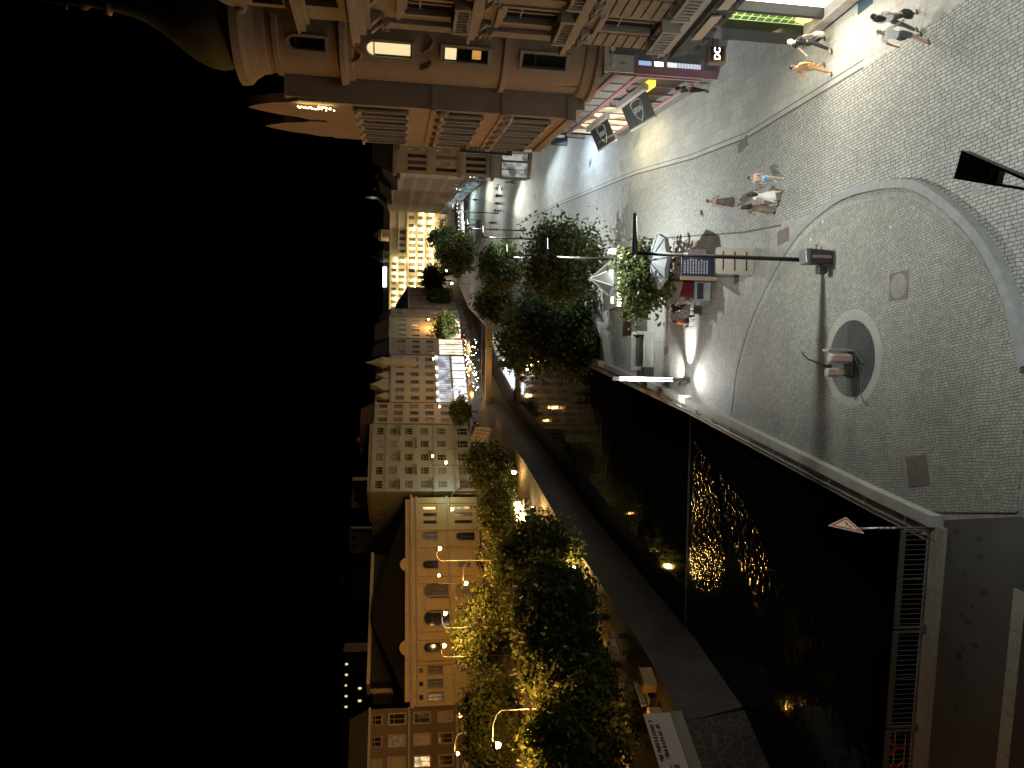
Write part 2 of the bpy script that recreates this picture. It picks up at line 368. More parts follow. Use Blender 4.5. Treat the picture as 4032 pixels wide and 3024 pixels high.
cover((1986, 1017), .95, 1.0, 12, 'plain brown square plate on the platform close to the river wall', rust, False, .072)
cover((1375, 302), .7, 1.6, 12, 'grey cover plate on the smooth pavement in front of the awnings', granite)
cover((1440, 757), .5, .8, 10, 'small dark plate in the setts between lamp column and stone trough', rust, False, .02)
cover((1860, 335), .22, .26, 0, 'small dark round-looking cover alone on the near cobbles', granite)
cover((2110, 408), .3, .34, 0, 'small pale grey cover by the platform kerb under the near street lamp', granite)
for px in ((1275, 352), (1140, 320), (1155, 425), (1162, 467), (1190, 466), (1098, 430)):
    cover(px, .55, .9, 15, 'small dark cover plate far along the smooth street', rust).__setitem__('group', 'small covers along the far street')

# ------------------------------------------------------------------ river, walls, weir
wcalm = water('calm_water', .5, .06, .05, stretch=1.6, ior=1.14); wrip = water('rippled_water', 1.3, .13, .09, stretch=1.0, ior=1.3); wrap = water('rapids_water', 3.4, .42, .08, stretch=.9)
WEIR = [(-22.5, 50.6), (-.3, 50.0)]
flat('river_water', [(-60, 50.62), (30, 50.2), (90, 345), (-40, 345)], -3.3, wcalm)
flat('river_water', [(-60, -20), (30, -20), (30, 49.9), (-60, 50.5)], -3.35, wrip)
flat('river_water', [(-3.4, 49.7), (-5, 46.5), (-8, 45.0), (-11, 44.2), (-13.2, 45.2), (-13.9, 47.6), (-12.6, 49.9), (-8, 49.9)], -3.34, wrap)
flat('river_water', [(-5.2, 45.5), (-7.0, 41.0), (-10, 37.8), (-12.6, 37.0), (-12.8, 39.6), (-10.5, 42.0), (-8.2, 44.4)], -3.34, wrap)
ww = MB(); rnd = random.Random(3)
foam = mat('weir_foam', (.07, .067, .063), .6, 9, .4, .3)
n = 40
for i in range(n):
    x0 = -20.3 + i*18.9/n; x1 = x0+18.9/n; y0 = 50.6 - .6*i/n; a = rnd.uniform(.02, .10)
    ww.hexa([(x0, y0-a, -3.36), (x1, y0-a, -3.36), (x1, y0+.1, -3.36), (x0, y0+.1, -3.36), (x0, y0-a*.4, -3.3), (x1, y0-a*.4, -3.3), (x1, y0+.1, -3.28), (x0, y0+.1, -3.28)])
tag(ww.build('weir', foam), 'low weir with a thin line of foam across the dark river', 'weir')
quay = mat('quay_stone', (.075, .066, .058), .85, 3, .3, .35); rub = rubble('rubble_stone', (.065, .055, .05), (.13, .118, .105), 1.7)
mb = MB()
for i in range(len(WALLR)-1):
    a, b = Vector(WALLR[i]), Vector(WALLR[i+1]); t = (b-a).normalized(); nn = Vector((-t.y, t.x))
    A, B = a, b
    mb.hexa([(*(A-nn*.6), -4), (*(B-nn*.6), -4), (*(B+nn*.12), -4), (*(A+nn*.12), -4), (*(A-nn*.6), -.02), (*(B-nn*.6), -.02), (*(B+nn*.02), -.02), (*(A+nn*.02), -.02)])
tag(mb.build('quay_wall', mat('quay_pale', (.22, .20, .18), .85, 3, .3, .3)), 'stone river wall on the plaza side', 'wall')
# parapet: plinth slab, lower ledge, pipe rail on brackets
par = thing('river_parapet', 'low stone parapet with a metal handrail along the plaza edge of the river', 'parapet')
WR = WALLR[:6]
def rail_strip(path, d0, d1, z0, z1, name, mt):
    mb = MB(); I, O = offset(path, d0), offset(path, d1)
    for i in range(len(path)-1):
        mb.hexa([(*I[i], z0), (*I[i+1], z0), (*O[i+1], z0), (*O[i], z0), (*I[i], z1), (*I[i+1], z1), (*O[i+1], z1), (*O[i], z1)])
    return mb.build(name, mt, par)
rail_strip(WR, -.78, -.42, -.02, .42, 'coping', kerbstone)
rail_strip(WR, -.42, -.0, -.02, .2, 'ledge', concrete)
rail_strip(WR, -.0, .16, -.3, .12, 'outer_ledge', stone_trim)
pp = offset(smooth_path(WR, 3), -.2)
MB().tube([(*q, .52) for q in pp], .035).build('handrail', greymetal, par, smooth=True)
dist = 0; last = None
for i in range(len(WR)-1):
    a, b = Vector(WR[i]), Vector(WR[i+1]); L_ = (b-a).length; t = (b-a)/L_; nn = Vector((t.y, -t.x))
    s = (1.1 - dist) % 2.2
    while s < L_:
        q = a + t*s + nn*.2
        MB().tube([(q.x+nn.x*.22, q.y+nn.y*.22, .44), (q.x+nn.x*.05, q.y+nn.y*.05, .46), (q.x, q.y, .52)], .03, 6).tube([(q.x, q.y, .2), (q.x, q.y, .52)], .025, 6).build('bracket', greymetal, par); s += 2.2
    dist = (dist + L_) % 2.2
mb = MB(); mb2 = MB()
for i in range(len(WALLL)-1):
    a, b = Vector(WALLL[i]), Vector(WALLL[i+1]); t = (b-a).normalized(); nn = Vector((t.y, -t.x))    # towards the river
    tgt = mb2 if i < 2 else mb
    tgt.hexa([(*(a-nn*.5), -4), (*(a+nn*.95), -4), (*(b+nn*.95), -4), (*(b-nn*.5), -4), (*(a-nn*.5), .02), (*(a+nn*.02), .02), (*(b+nn*.02), .02), (*(b-nn*.5), .02)])
tag(mb.build('quay_wall', quay), 'sloping dark river wall below the tree-lined left promenade', 'wall')
tag(mb2.build('quay_wall', rub), 'rubble stone river wall under the white banner at the near left', 'wall')
for i in range(1, 8):
    a, b = Vector(WALLL[1]), Vector(WALLL[3]); q = a.lerp(b, i/8.0+.02)
# flood step blocks at the foot of the near left wall
mb = MB()
for i, (x, y) in enumerate([(1580, 1560), (1530, 1480), (1460, 1400)]):
    q = g(x, y, -3.0); mb.hexa([(q.x-1.6, q.y-1.5, -3.5), (q.x+.7, q.y-1.7, -3.5), (q.x+1.2, q.y+2.2, -3.5), (q.x-1.2, q.y+2.5, -3.5), (q.x-1.5, q.y-1.4, -2.7), (q.x+.1, q.y-1.5, -3.0), (q.x+.7, q.y+2.0, -3.0), (q.x-1.1, q.y+2.3, -2.6)])
tag(mb.build('wall_footing', rub), 'rough stone footing at the waterline of the near left wall', 'wall footing')
# ------------------------------------------------------------------ road bridge: edge strip, kerb, railing, sign letters
p0, p1 = Vector((-4.15, 21.3)), Vector((-40, 24.75)); t = (p1-p0).normalized(); nn = Vector((t.y, -t.x)); nn = nn if nn.y > 0 else -nn
mb = MB()
for i in range(18):
    a = p0 + t*(i*2.0+.006); b = p0 + t*(i*2.0+1.994)
    mb.hexa([(*(a-nn*.30), -.6), (*(a+nn*.36), -.6), (*(b+nn*.36), -.6), (*(b-nn*.30), -.6), (*(a-nn*.30), .16), (*(a+nn*.36), .16), (*(b+nn*.36), .16), (*(b-nn*.30), .16)])
tag(mb.build('bridge_edge_beam', concrete), 'worn concrete beam carrying the railing along the bridge edge', 'edge beam')
mb = MB()
c0, c1 = Vector((-5.3, 18.25)), Vector((-40, 21.9)); tc_ = (c1-c0).normalized(); cn = Vector((-tc_.y, tc_.x)); cn = cn if cn.y > 0 else -cn
for i in range(30):
    a = c0 + tc_*(i*1.15+.012); b = c0 + tc_*(i*1.15+1.138)
    mb.hexa([(*(a-cn*.2), -.14), (*(a+cn*.2), -.14), (*(b+cn*.2), -.14), (*(b-cn*.2), -.14), (*(a-cn*.2), .02), (*(a+cn*.2), .02), (*(b+cn*.2), .02), (*(b-cn*.2), .02)][::1])
tag(mb.build('kerb', kerbstone), kind='structure')
a, b = c0-cn*.2, c1-cn*.2
flat('road', [a, b, b-cn*9, a-cn*9+Vector((.5, 0))], .004, mat('road_asphalt', (.06, .058, .055), .85, 70, .2, .2))
stain = mat('dark_stain', (.05, .047, .043), .8, 8, .3)
mb = MB(); rs = random.Random(5)
for (x, y) in [(2068, 1150), (2115, 1165), (2083, 1240), (2125, 1280), (2118, 1205), (2078, 1330), (2092, 1345), (2100, 1310), (2105, 1395), (2080, 1400), (2072, 1415), (2090, 1430), (2077, 1455), (2065, 1530), (2086, 1500)]:
    q = g(x, y); r0 = rs.uniform(.04, .12); k = []
    for j in range(9):
        an = 2*PI*j/9; rr = r0*rs.uniform(.7, 1.25); k.append((q.x+rr*math.cos(an), q.y+rr*1.5*math.sin(an), .005))
    mb.q(k)
tag(mb.build('pavement_stain', stain), kind='structure')
rail = mat('painted_rail', (.13, .12, .12), .5, 18, .25, .1, .3)
def panel(s0, s1, idx, lab):
    o = thing('bridge_railing', lab, 'railing', (*(p0 + t*s0 + nn*.12), .16), math.atan2(t.y, t.x), 'railing panels along the bridge')
    L_ = s1-s0
    MB().box(0, L_, -.05, .05, .98, 1.06).box(0, L_, -.025, .025, .9, .93).build('top_rail', rail, o, bevel=.01)
    MB().box(0, L_, -.025, .025, .08, .12).build('bottom_rail', rail, o)
    for xx in (.03, L_-.03): MB().box(xx-.03, xx+.03, -.03, .03, 0, 1.0).box(xx-.07, xx+.07, -.07, .07, 0, .02).build('post', rail, o)
    n = int(L_/.155)
    for i in range(1, n): 
        xx = i*L_/n; MB().tube([(xx, 0, .1), (xx, 0, .92)], .011, 6).build('baluster', rail, o)
    MB().tube([(L_*.49, .0, .92), (L_*.52, -.28, .05)], .015, 6).build('stay', steel, o)
    return o
panel(.15, 3.28, 0, 'painted steel railing panel by the warning sign at the plaza corner')
panel(3.36, 6.5, 1, 'middle painted steel railing panel on the bridge, between sign and red letters')
panel(6.58, 9.8, 2, 'painted steel railing panel behind the red letters at the bridge')
panel(9.88, 13.1, 3, 'painted steel railing panel beyond the letters, leftmost on the bridge')
redp = mat('red_paint', (.30, .02, .02), .5, 20, .15)
sg = thing('letter_sign', 'big red letters on wires fixed outside the bridge railing', 'sign letters', (*(p0+t*7.0+nn*.34), .16), math.atan2(t.y, t.x)+PI)
MB().tube([(-3.6, 0, .56), (.3, 0, .56)], .012, 6).tube([(-3.6, 0, .2), (.1, 0, .2)], .012, 6).build('wire', steel, sg)
x = -.02
for ch in 'YRAV':
    text_mesh('letter', ch, .78, redp, sg, frame((x-.28, -.03, .42), (1, 0, 0), (0, 0, 1)), .025); x -= .66
# warning sign at the corner
q = Vector((*(p0+t*.06+nn*.05), .16)); ts = thing('warning_sign', 'triangular red-bordered warning sign on a thin post at the bridge corner', 'traffic sign', q)
MB().tube([(0, 0, 0), (0, 0, 2.75)], .03, 10).build('post', steel, ts, smooth=True)
for zz in (1.35, 1.55, 1.75): MB().tube([(0, 0, zz), (0, 0, zz+.09)], .034, 10).build('band', mat('white_band', (.7, .7, .7), .6, 9, .1), ts)
th = R(-71.3); ux = Vector((math.cos(th), math.sin(th)*-1, 0)); un = Vector((-ux.y, ux.x, 0))*.02; un = un if un.y > 0 else -un
def tri(s, cz): 
    h = s*.866; return [(-s/2, cz-h/3), (s/2, cz-h/3), (0, cz+h*2/3)]
wht = mat('sign_white', (.75, .72, .68), .5, 9, .06); yel = mat('sign_yellow', (.72, .60, .36), .5, 9, .08); redr = mat('sign_red', (.5, .05, .06), .5, 9, .1)
o3 = -un*2.6 + ux*.12; cz = 2.88
MB().extr(tri(1.0, cz), o3, ux, Vector((0, 0, 1)), un).build('backing', wht, ts)
MB().extr(tri(.9, cz), o3-un*.3, ux, Vector((0, 0, 1)), un*.25).build('border', redr, ts)
MB().extr(tri(.62, cz), o3-un*.6, ux, Vector((0, 0, 1)), un*.25).build('field', yel, ts)
mb = MB()
for dx, dz in ((-.12, -.07), (0.0, -.03), (.12, -.07)): mb.extr([(-.05+dx, cz+dz-.03), (.05+dx, cz+dz-.03), (.05+dx, cz+dz+.03), (-.05+dx, cz+dz+.035)], o3-un*.9, ux, Vector((0, 0, 1)), un*.25)
mb.build('pictogram', blackmetal, ts)
# ------------------------------------------------------------------ buildings
WCACHE = {}; WR_ = random.Random(21)
curt = mat('curtained_pane', (.13, .12, .10), .3, 2.5, .5); dimlit = glow_room('dim_room', (1, .72, .38), .10, .3, 1.4); blindp = mat('blind_pane', (.22, .20, .17), .5, 3, .25)
PANES = [winglass]*9 + [curt]*5 + [blindp]*2 + [dimlit]*2
def window_mesh(wd_, h, arch, glassm, framem, mull=1, trans=True, sill=.12, surround=.0, hood=False):
    key = (round(wd_, 2), round(h, 2), arch, glassm.name, framem.name, mull, trans, surround, hood)
    if key in WCACHE: return WCACHE[key]
    mb = MB(); y = .16; hw = wd_/2; hs = h - (hw if arch else 0)
    prof = [(-hw, 0), (hw, 0), (hw, hs)]
    if arch: prof += [(hw*math.cos(a), hs+hw*math.sin(a)) for a in [PI*i/10 for i in range(1, 10)]]
    prof += [(-hw, hs)]
    mb.q([(a, y, b) for a, b in prof], 1)
    fw = min(.09, wd_*.09)
    mb.box(-hw, -hw+fw, y-.07, y+.01, 0, hs, 0).box(hw-fw, hw, y-.07, y+.01, 0, hs, 0).box(-hw+fw, hw-fw, y-.07, y+.01, 0, fw, 0)
    if not arch: mb.box(-hw+fw, hw-fw, y-.07, y+.01, h-fw, h, 0)
    else: mb.box(-hw+fw, hw-fw, y-.07, y+.01, hs-fw*.5, hs+fw*.5, 0)
    for i in range(mull):
        x = -hw + wd_*(i+1)/(mull+1); mb.box(x-fw*.45, x+fw*.45, y-.06, y+.01, fw, (hs if arch else h)-fw, 0)
    if trans and not arch: mb.box(-hw+fw, hw-fw, y-.062, y+.01, h*.68, h*.68+fw*.8, 0)
    if sill: mb.box(-hw-.1, hw+.1, -.10, .155, -.14, -.003, 2)
    if surround:
        s = surround; mb.box(-hw-s, -hw-.002, -.06, .1, 0, hs, 2).box(hw+.002, hw+s, -.06, .1, 0, hs, 2)
        if not arch: mb.box(-hw-s, hw+s, -.06, .1, h+.002, h+s, 2)
        else:
            n = 10
            for i in range(n):
                a0, a1 = PI*i/n, PI*(i+1)/n
                P = [(hw+.002, a0), (hw+s, a0), (hw+s, a1), (hw+.002, a1)]
                mb.hexa([(r_*math.cos(a), .1, hs+r_*math.sin(a)) for r_, a in P] + [(r_*math.cos(a), -.06, hs+r_*math.sin(a)) for r_, a in P], 2)
    if hood: mb.box(-hw-.22, hw+.22, -.22, .0, h+max(surround, .05)+.004, h+max(surround, .05)+.16, 2)
    WCACHE[key] = mb.mesh('window', [framem, glassm, stone_trim if hood or surround else framem]); return WCACHE[key]
def facade_wall(mb, u0, L_, H, ops, P, d=.2):
    """quads of one facade with openings; P(u,w,v) maps along/outward/up to local space"""
    us = sorted({0, L_} | {o[0] for o in ops} | {o[1] for o in ops}); vs = sorted({0, H} | {o[2] for o in ops} | {o[3] for o in ops})
    for i in range(len(us)-1):
        run = None
        for j in range(len(vs)-1):
            cu, cv = (us[i]+us[i+1])/2, (vs[j]+vs[j+1])/2
            hole = any(o[0] < cu < o[1] and o[2] < cv < o[3] for o in ops)
            if not hole and run is None: run = vs[j]
            if hole and run is not None: mb.q([P(us[i], 0, run), P(us[i+1], 0, run), P(us[i+1], 0, vs[j]), P(us[i], 0, vs[j])]); run = None
        if run is not None: mb.q([P(us[i], 0, run), P(us[i+1], 0, run), P(us[i+1], 0, H), P(us[i], 0, H)])
    for a, b, c, e, ar in [(o[0], o[1], o[2], o[3], o[4]) for o in ops]:
        mb.q([P(a, 0, c), P(a, -d, c), P(a, -d, e), P(a, 0, e)]); mb.q([P(b, 0, c), P(b, 0, e), P(b, -d, e), P(b, -d, c)])
        mb.q([P(a, 0, c), P(b, 0, c), P(b, -d, c), P(a, -d, c)]); mb.q([P(a, 0, e), P(a, -d, e), P(b, -d, e), P(b, 0, e)])
        if ar:
            hw = (b-a)/2; cx = (a+b)/2; hs = e-hw; n = 6
            for sgn, xx in ((-1, a), (1, b)):
                pts = [P(xx, -.01, e)] + [P(cx+sgn*hw*math.cos(PI/2*k/n), -.01, hs+hw*math.sin(PI/2*k/n)) for k in range(n+1)]
                mb.q(pts if sgn < 0 else pts[::-1])
def building(name, label, cat, pts, H, segs, wallm, roofm, back=None, depth=10, roof='flat', rh=3, rs=.8, cornices=(), parapet=0, group=None, framem=None, rx=.35):
    """pts: facade line on the ground, outside on the right hand. segs: one dict per facade piece.
       rows: (z, height, width, arch, opts); cols: count or list of fractions"""
    o = thing(name, label, cat, (pts[0][0], pts[0][1], 0), group=group)
    O = Vector((pts[0][0], pts[0][1])); PL = [Vector(p[:2])-O for p in pts]
    if back is None:
        d = (PL[-1]-PL[0]).normalized(); nn = Vector((-d.y, d.x))*depth; BK = [PL[-1]+nn, PL[0]+nn]
    else: BK = [Vector(p[:2])-O for p in back]
    poly = PL+BK; mb = MB()
    fm = framem or stone_trim
    for i, sg in enumerate(segs):
        a, b = PL[i], PL[i+1]; L_ = (b-a).length; t = (b-a)/L_; nn = Vector((t.y, -t.x))
        P = lambda u, w_, v, a=a, t=t, nn=nn: (a.x+t.x*u+nn.x*w_, a.y+t.y*u+nn.y*w_, v)
        ang = math.atan2(t.y, t.x); ops = []; wins = []
        if sg:
            for r in sg['rows']:
                z, h, wd_, ar = r[:4]; op = r[4] if len(r) > 4 else {}
                cols = op.get('cols', sg['cols'])
                fr = [(k+.5)/cols for k in range(cols)] if isinstance(cols, int) else cols
                for k, f_ in enumerate(fr):
                    u = f_*L_
                    if u-wd_/2 < .1 or u+wd_/2 > L_-.1: continue
                    gm = op.get('lit', {}).get(k, op.get('glass', WR_.choice(PANES)))
                    ops.append((u-wd_/2, u+wd_/2, z, z+h, ar)); wins.append((u, z, window_mesh(wd_, h, ar, gm, op.get('frame', fm), op.get('mull', 1), op.get('trans', True), op.get('sill', .12), op.get('sur', 0), op.get('hood', False)), op.get('name', 'window')))
            ops2 = []
            for q in ops:
                if not any(q[0] < e[1] and q[1] > e[0] and q[2] < e[3] and q[3] > e[2] for e in ops2): ops2.append(q)
        else: ops2 = []
        facade_wall(mb, 0, L_, H, ops2, P)
        for u, z, me, nm in wins:
            x, y, zz = P(u, 0, z); inst(me, nm, o, (x, y, zz), ang)
        for (z, hh, pr) in cornices:
            cb = MB(); e0, e1 = -pr*.7, L_+pr*.7
            for (w0, w1, k0, k1) in ((-.05, pr*.55, 0, .5), (-.05, pr, .5, 1.0)):
                cb.hexa([P(e0, w0, z+hh*k0), P(e0, w1, z+hh*k0), P(e1, w1, z+hh*k0), P(e1, w0, z+hh*k0), P(e0, w0, z+hh*k1), P(e0, w1, z+hh*k1), P(e1, w1, z+hh*k1), P(e1, w0, z+hh*k1)])
            cb.build('cornice', sg.get('trim', stone_trim) if sg else stone_trim, o)
    n = len(poly)
    for i in range(len(PL)-1, n):
        a, b = poly[i], poly[(i+1) % n]; mb.q([(a.x, a.y, 0), (b.x, b.y, 0), (b.x, b.y, H), (a.x, a.y, H)])
    mb.q([(p.x, p.y, H) for p in poly]); mb.build('wall', wallm, o)
    P2 = [(p.x, p.y) for p in poly]
    if roof == 'flat':
        if parapet:
            pb = MB()
            for i in range(len(PL)-1):
                a, b = PL[i], PL[i+1]; t = (b-a).normalized(); nn = Vector((t.y, -t.x))
                pb.hexa([(*(a+nn*.1), H+.003), (*(b+nn*.1), H+.003), (*(b-nn*.3), H+.003), (*(a-nn*.3), H+.003), (*(a+nn*.1), H+parapet), (*(b+nn*.1), H+parapet), (*(b-nn*.3), H+parapet), (*(a-nn*.3), H+parapet)])
            pb.build('parapet', stone_trim, o)
    else:
        rb = MB(); rb.prism(P2, H+.004, H+rh, sx=rs if roof == 'mansard' else .12); rb.build('roof', roofm, o)
    return o
def chimney(o, x, y, z0, z1, s=.5):
    MB().box(x-s, x+s, y-s*.7, y+s*.7, z0, z1).box(x-s*1.15, x+s*1.15, y-s*.85, y+s*.85, z1, z1+.2).build('chimney', bpy.data.materials['plaster_brown'], o)
pl_brown = mat('plaster_brown', (.34, .265, .205), .85, 4, .18, .15); pl_grey = mat('plaster_grey', (.35, .315, .28), .85, 3, .22, .3)
pl_cream = mat('plaster_cream', (.50, .44, .32), .85, 3, .14, .1); pl_white = mat('plaster_white', (.38, .40, .33), .85, 3, .1, .1)
pl_ochre = mat('plaster_ochre', (.50, .39, .20), .85, 3, .16, .1); pl_pink = mat('pink_paint', (.40, .21, .24), .55, 6, .12, .05)
pl_green = mat('plaster_pale_green', (.40, .41, .33), .85, 3, .14, .1); pl_red = mat('plaster_red_brown', (.24, .13, .085), .85, 3, .2, .1)
slate = mat('slate_roof', (.06, .055, .05), .6, 12, .3, .3); tile_red = mat('tile_roof', (.14, .07, .045), .8, 10, .3, .3); copper = mat('copper_roof', (.10, .12, .09), .55, 6, .25, .1)
darkshop = mat('dark_shopfront', (.028, .026, .025), .45, 5, .25, .1)
whitef = mat('white_fascia', (.72, .68, .62), .6, 5, .06)
woodd = mat('dark_wood', (.10, .065, .04), .6, 8, .3)
# --- 1. ornate grey corner house at the right edge
def xb(Y): return 14.25 + (31.5-Y)*.02
o = thing('town_house', 'ornate grey-brown stucco house with a dark shopfront and a green tiled window', 'building', (14.25, 31.1, 0), -PI/2)
# local x runs towards the camera along the street, local -y points into the street
Lh = 12.0; mb = MB(); H1 = 20.4
rowsB = [(6.5, 2.15), (10.4, 2.2), (14.5, 1.9), (18.9, 1.25)]
cols = [1.75, 4.6, 7.4, 10.2]; ops = []
for z, h in rowsB:
    for u in cols: ops.append((u-.55, u+.55, z, z+h, False))
mbw = MB(); zg = 4.7; facade_wall(mbw, 0, Lh, H1-zg, [(q[0], q[1], q[2]-zg, q[3]-zg, False) for q in ops], lambda u, w_, v: (u, -w_, v+zg), .22)
mbw.q([(0, 0, zg), (0, 9, zg), (Lh, 9, zg), (Lh, 0, zg)]); mbw.q([(1.3, .38, 0), (1.3, .38, zg), (1.3, 9, zg), (1.3, 9, 0)]); mbw.q([(1.3, .38, 0), (Lh, .38, 0), (Lh, .38, zg), (1.3, .38, zg)])
mbw.q([(0, 0, zg), (0, 0, H1), (0, 9, H1), (0, 9, zg)]); mbw.q([(Lh, 0, 0), (Lh, 9, 0), (Lh, 9, H1), (Lh, 0, H1)]); mbw.q([(0, 9, 0), (0, 9, H1), (Lh, 9, H1), (Lh, 9, 0)]); mbw.q([(0, 0, H1), (Lh, 0, H1), (Lh, 9, H1), (0, 9, H1)])
mbw.build('wall', pl_grey, o)
for z, h in rowsB:
    for u in cols: inst(window_mesh(1.1, h, False, winglass, mat('old_window_frame', (.30, .27, .24), .6, 9, .1), 1, True, .12, .16, z < 18), 'window', o, (u, 0, z))
for u0, u1 in ((0, 1.0), (2.5, 3.85), (5.35, 6.65), (8.15, 9.45), (10.95, Lh)):      # rusticated bands with deep joints on the first floor
    rb = MB()
    for z in (6.2, 6.62, 7.04, 7.46, 7.88, 8.30, 8.72): rb.box(u0-.08 if u0 == 0 else u0, u1, -.11, -.003, z, z+.36)
    rb.build('rustication', pl_grey, o, bevel=.03)
def moulding(z, steps, mt=stone_trim, name='cornice'):
    c = MB(); zz = z
    for dz, pr in steps: c.box(-pr*.4, Lh, -pr, .0-.002, zz, zz+dz); zz += dz
    return c.build(name, mt, o, bevel=.02)
moulding(5.35, [(.2, .2), (.22, .34), (.1, .42)])
moulding(9.45, [(.15, .16), (.2, .34), (.16, .55), (.1, .62)])
moulding(13.45, [(.14, .16), (.2, .3), (.14, .46)])
moulding(17.7, [(.2, .2), (.25, .42), (.2, .7), (.12, .82)])
moulding(20.1, [(.15, .2), (.2, .45), (.1, .55)])
for z, hgt, pr in ((9.0, .42, .42), (13.05, .38, .34), (17.2, .48, .5), (5.0, .32, .4)):
    for u in (.25, .95, 2.5, 3.2, 3.95, 5.3, 6.0, 6.7, 8.1, 8.8, 9.5, 11):
        MB().hexa([(u-.11, -.05, z), (u+.11, -.05, z), (u+.11, 0, z), (u-.11, 0, z), (u-.13, -pr, z+hgt), (u+.13, -pr, z+hgt), (u+.13, 0, z+hgt), (u-.13, 0, z+hgt)]).ball((u, -.1, z+.05), (.1, .09, .13), seg=8, rings=4).build('bracket', stone_trim, o)
for z, h, pr in ((9.95, .5, .55), (5.9, .6, .6), (13.95, .5, .42)):            # balustrade panels of the false balconies
    c = MB()
    for u in cols:
        c.box(u-.95, u+.95, -pr-.05, -pr+.06, z+h-.02, z+h+.1).box(u-.95, u+.95, -pr-.02, -pr+.04, z, z+.06)
        for k in range(8): c.tube([(u-.82+k*.235, -pr, z+.05), (u-.82+k*.235, -pr, z+h)], [.04, .05], 6)
        c.box(u-1.02, u-.86, -pr-.08, -.003, z, z+h+.14).box(u+.86, u+1.02, -pr-.08, -.003, z, z+h+.14)
    c.build('balustrade', stone_trim, o)
# pilasters with capitals, festoons
for u in (.32, 3.15, 6.0, 8.8):
    c = MB()
    for z0, z1 in ((10.2, 12.9), (14.2, 17.0)): c.box(u-.24, u+.24, -.16, -.003, z0, z1).box(u-.32, u+.32, -.26, -.003, z1, z1+.3).ball((u-.2, -.24, z1+.12), .12, seg=8, rings=5).ball((u+.2, -.24, z1+.12), .12, seg=8, rings=5).box(u-.3, u+.3, -.22, -.003, z0-.25, z0)
    c.build('pilaster', pl_grey, o)
mans = MB(); mans.hexa([(-.35, -.3, 20.56), (Lh, -.3, 20.56), (Lh, 9, 20.56), (-.35, 9, 20.56), (.5, 1.6, 24.5), (Lh, 1.6, 24.5), (Lh, 8, 24.5), (.5, 8, 24.5)]).build('roof', slate, o)
dm = MB().box(1.0, 2.5, -.15, 1.2, 20.6, 22.3).extr([(-.95, 0), (.95, 0), (.5, .7), (0, 1.0), (-.5, .7)], (1.75, -.3, 22.3), (1, 0, 0), (0, 0, 1), (0, 1.4, 0)).ball((1.0, -.3, 22.5), .2, seg=8).ball((2.5, -.3, 22.5), .2, seg=8); dm.build('dormer', pl_grey, o)
MB().box(1.35, 2.15, -.2, -.155, 20.9, 22.0).build('dormer_window', winglass, o)
# dark shopfront, a step behind the upper storeys' corner
sf = MB()
for u0, u1 in ((1.3, 2.25), (3.55, 3.75), (7.4, 7.6), (10.4, Lh)): sf.box(u0, u1, -.06, .4, .55, 4.1)
sf.box(1.3, Lh, -.1, .4, 4.1, 4.6).box(1.3, Lh, -.12, .4, 0, .12)
sf.hexa([(.25, -.32, 4.6), (Lh, -.32, 4.6), (Lh, -.003, 4.6), (.25, -.003, 4.6), (.1, -.46, 5.33), (Lh, -.46, 5.33), (Lh, -.003, 5.33), (.1, -.003, 5.33)])
for u in (.6, 1.4, 2.2, 3.0, 4.2): sf.ball((u, -.2, 4.48), (.35, .18, .25), seg=8, rings=5)
sf.build('shopfront', darkshop, o)
MB().box(1.3, Lh, -.14, .4, .12, .55).build('stall_riser', stone_trim, o)
for u0, u1 in ((1.9, 3.9), (4.4, 6.6)): MB().extr([(0, 0), (u1-u0, 0), (u1-u0, .42), (0, .42)], (u0, -.40, 4.72), (1, 0, 0), (0, -.12, 1), (0, -.05, 0)).build('sign_board', mat('beige_board', (.32, .26, .18), .6, 9, .1), o)
tilem, ntt, bt = nodes('green_tile_interior'); tcn = N(ntt, 'ShaderNodeTexCoord'); mpn = N(ntt, 'ShaderNodeMapping'); mpn.inputs['Rotation'].default_value = (R(90), 0, 0)
brn = N(ntt, 'ShaderNodeTexBrick', i_Scale=1.0); brn.offset = 0
for k_, v_ in (('Brick Width', .33), ('Row Height', .33), ('Mortar Size', .03)): brn.inputs[k_].default_value = v_
brn.inputs['Color1'].default_value = (.03, .16, .06, 1); brn.inputs['Color2'].default_value = (.12, .22, .05, 1); brn.inputs['Mortar'].default_value = (.75, .8, .35, 1)
ntt.links.new(tcn.outputs['Object'], mpn.inputs['Vector']); ntt.links.new(mpn.outputs[0], brn.inputs['Vector']); nzz = N(ntt, 'ShaderNodeTexNoise', i_Scale=1.1, i_Detail=3.0); ntt.links.new(tcn.outputs['Object'], nzz.inputs['Vector']); rzz = N(ntt, 'ShaderNodeValToRGB'); rzz.color_ramp.elements[0].position = .35; rzz.color_ramp.elements[0].color = (.35, .4, .3, 1); rzz.color_ramp.elements[1].position = .65; rzz.color_ramp.elements[1].color = (1.2, 1.1, .8, 1); ntt.links.new(nzz.outputs['Fac'], rzz.inputs['Fac'])
mzz = N(ntt, 'ShaderNodeMix', data_type='RGBA', blend_type='MULTIPLY'); mzz.inputs['Factor'].default_value = 1; ntt.links.new(brn.outputs['Color'], mzz.inputs['A']); ntt.links.new(rzz.outputs['Color'], mzz.inputs['B'])
ntt.links.new(mzz.outputs['Result'], bt.inputs['Emission Color']); ntt.links.new(brn.outputs['Color'], bt.inputs['Base Color']); bt.inputs['Emission Strength'].default_value = .9
MB().box(2.28, 3.52, .30, .36, .56, 4.08).build('tiled_window', tilem, o)
MB().ball((3.1, .15, 1.0), (.35, .1, .35)).build('window_display', emit('lit_goods', (1, .62, .25), 1.6), o)
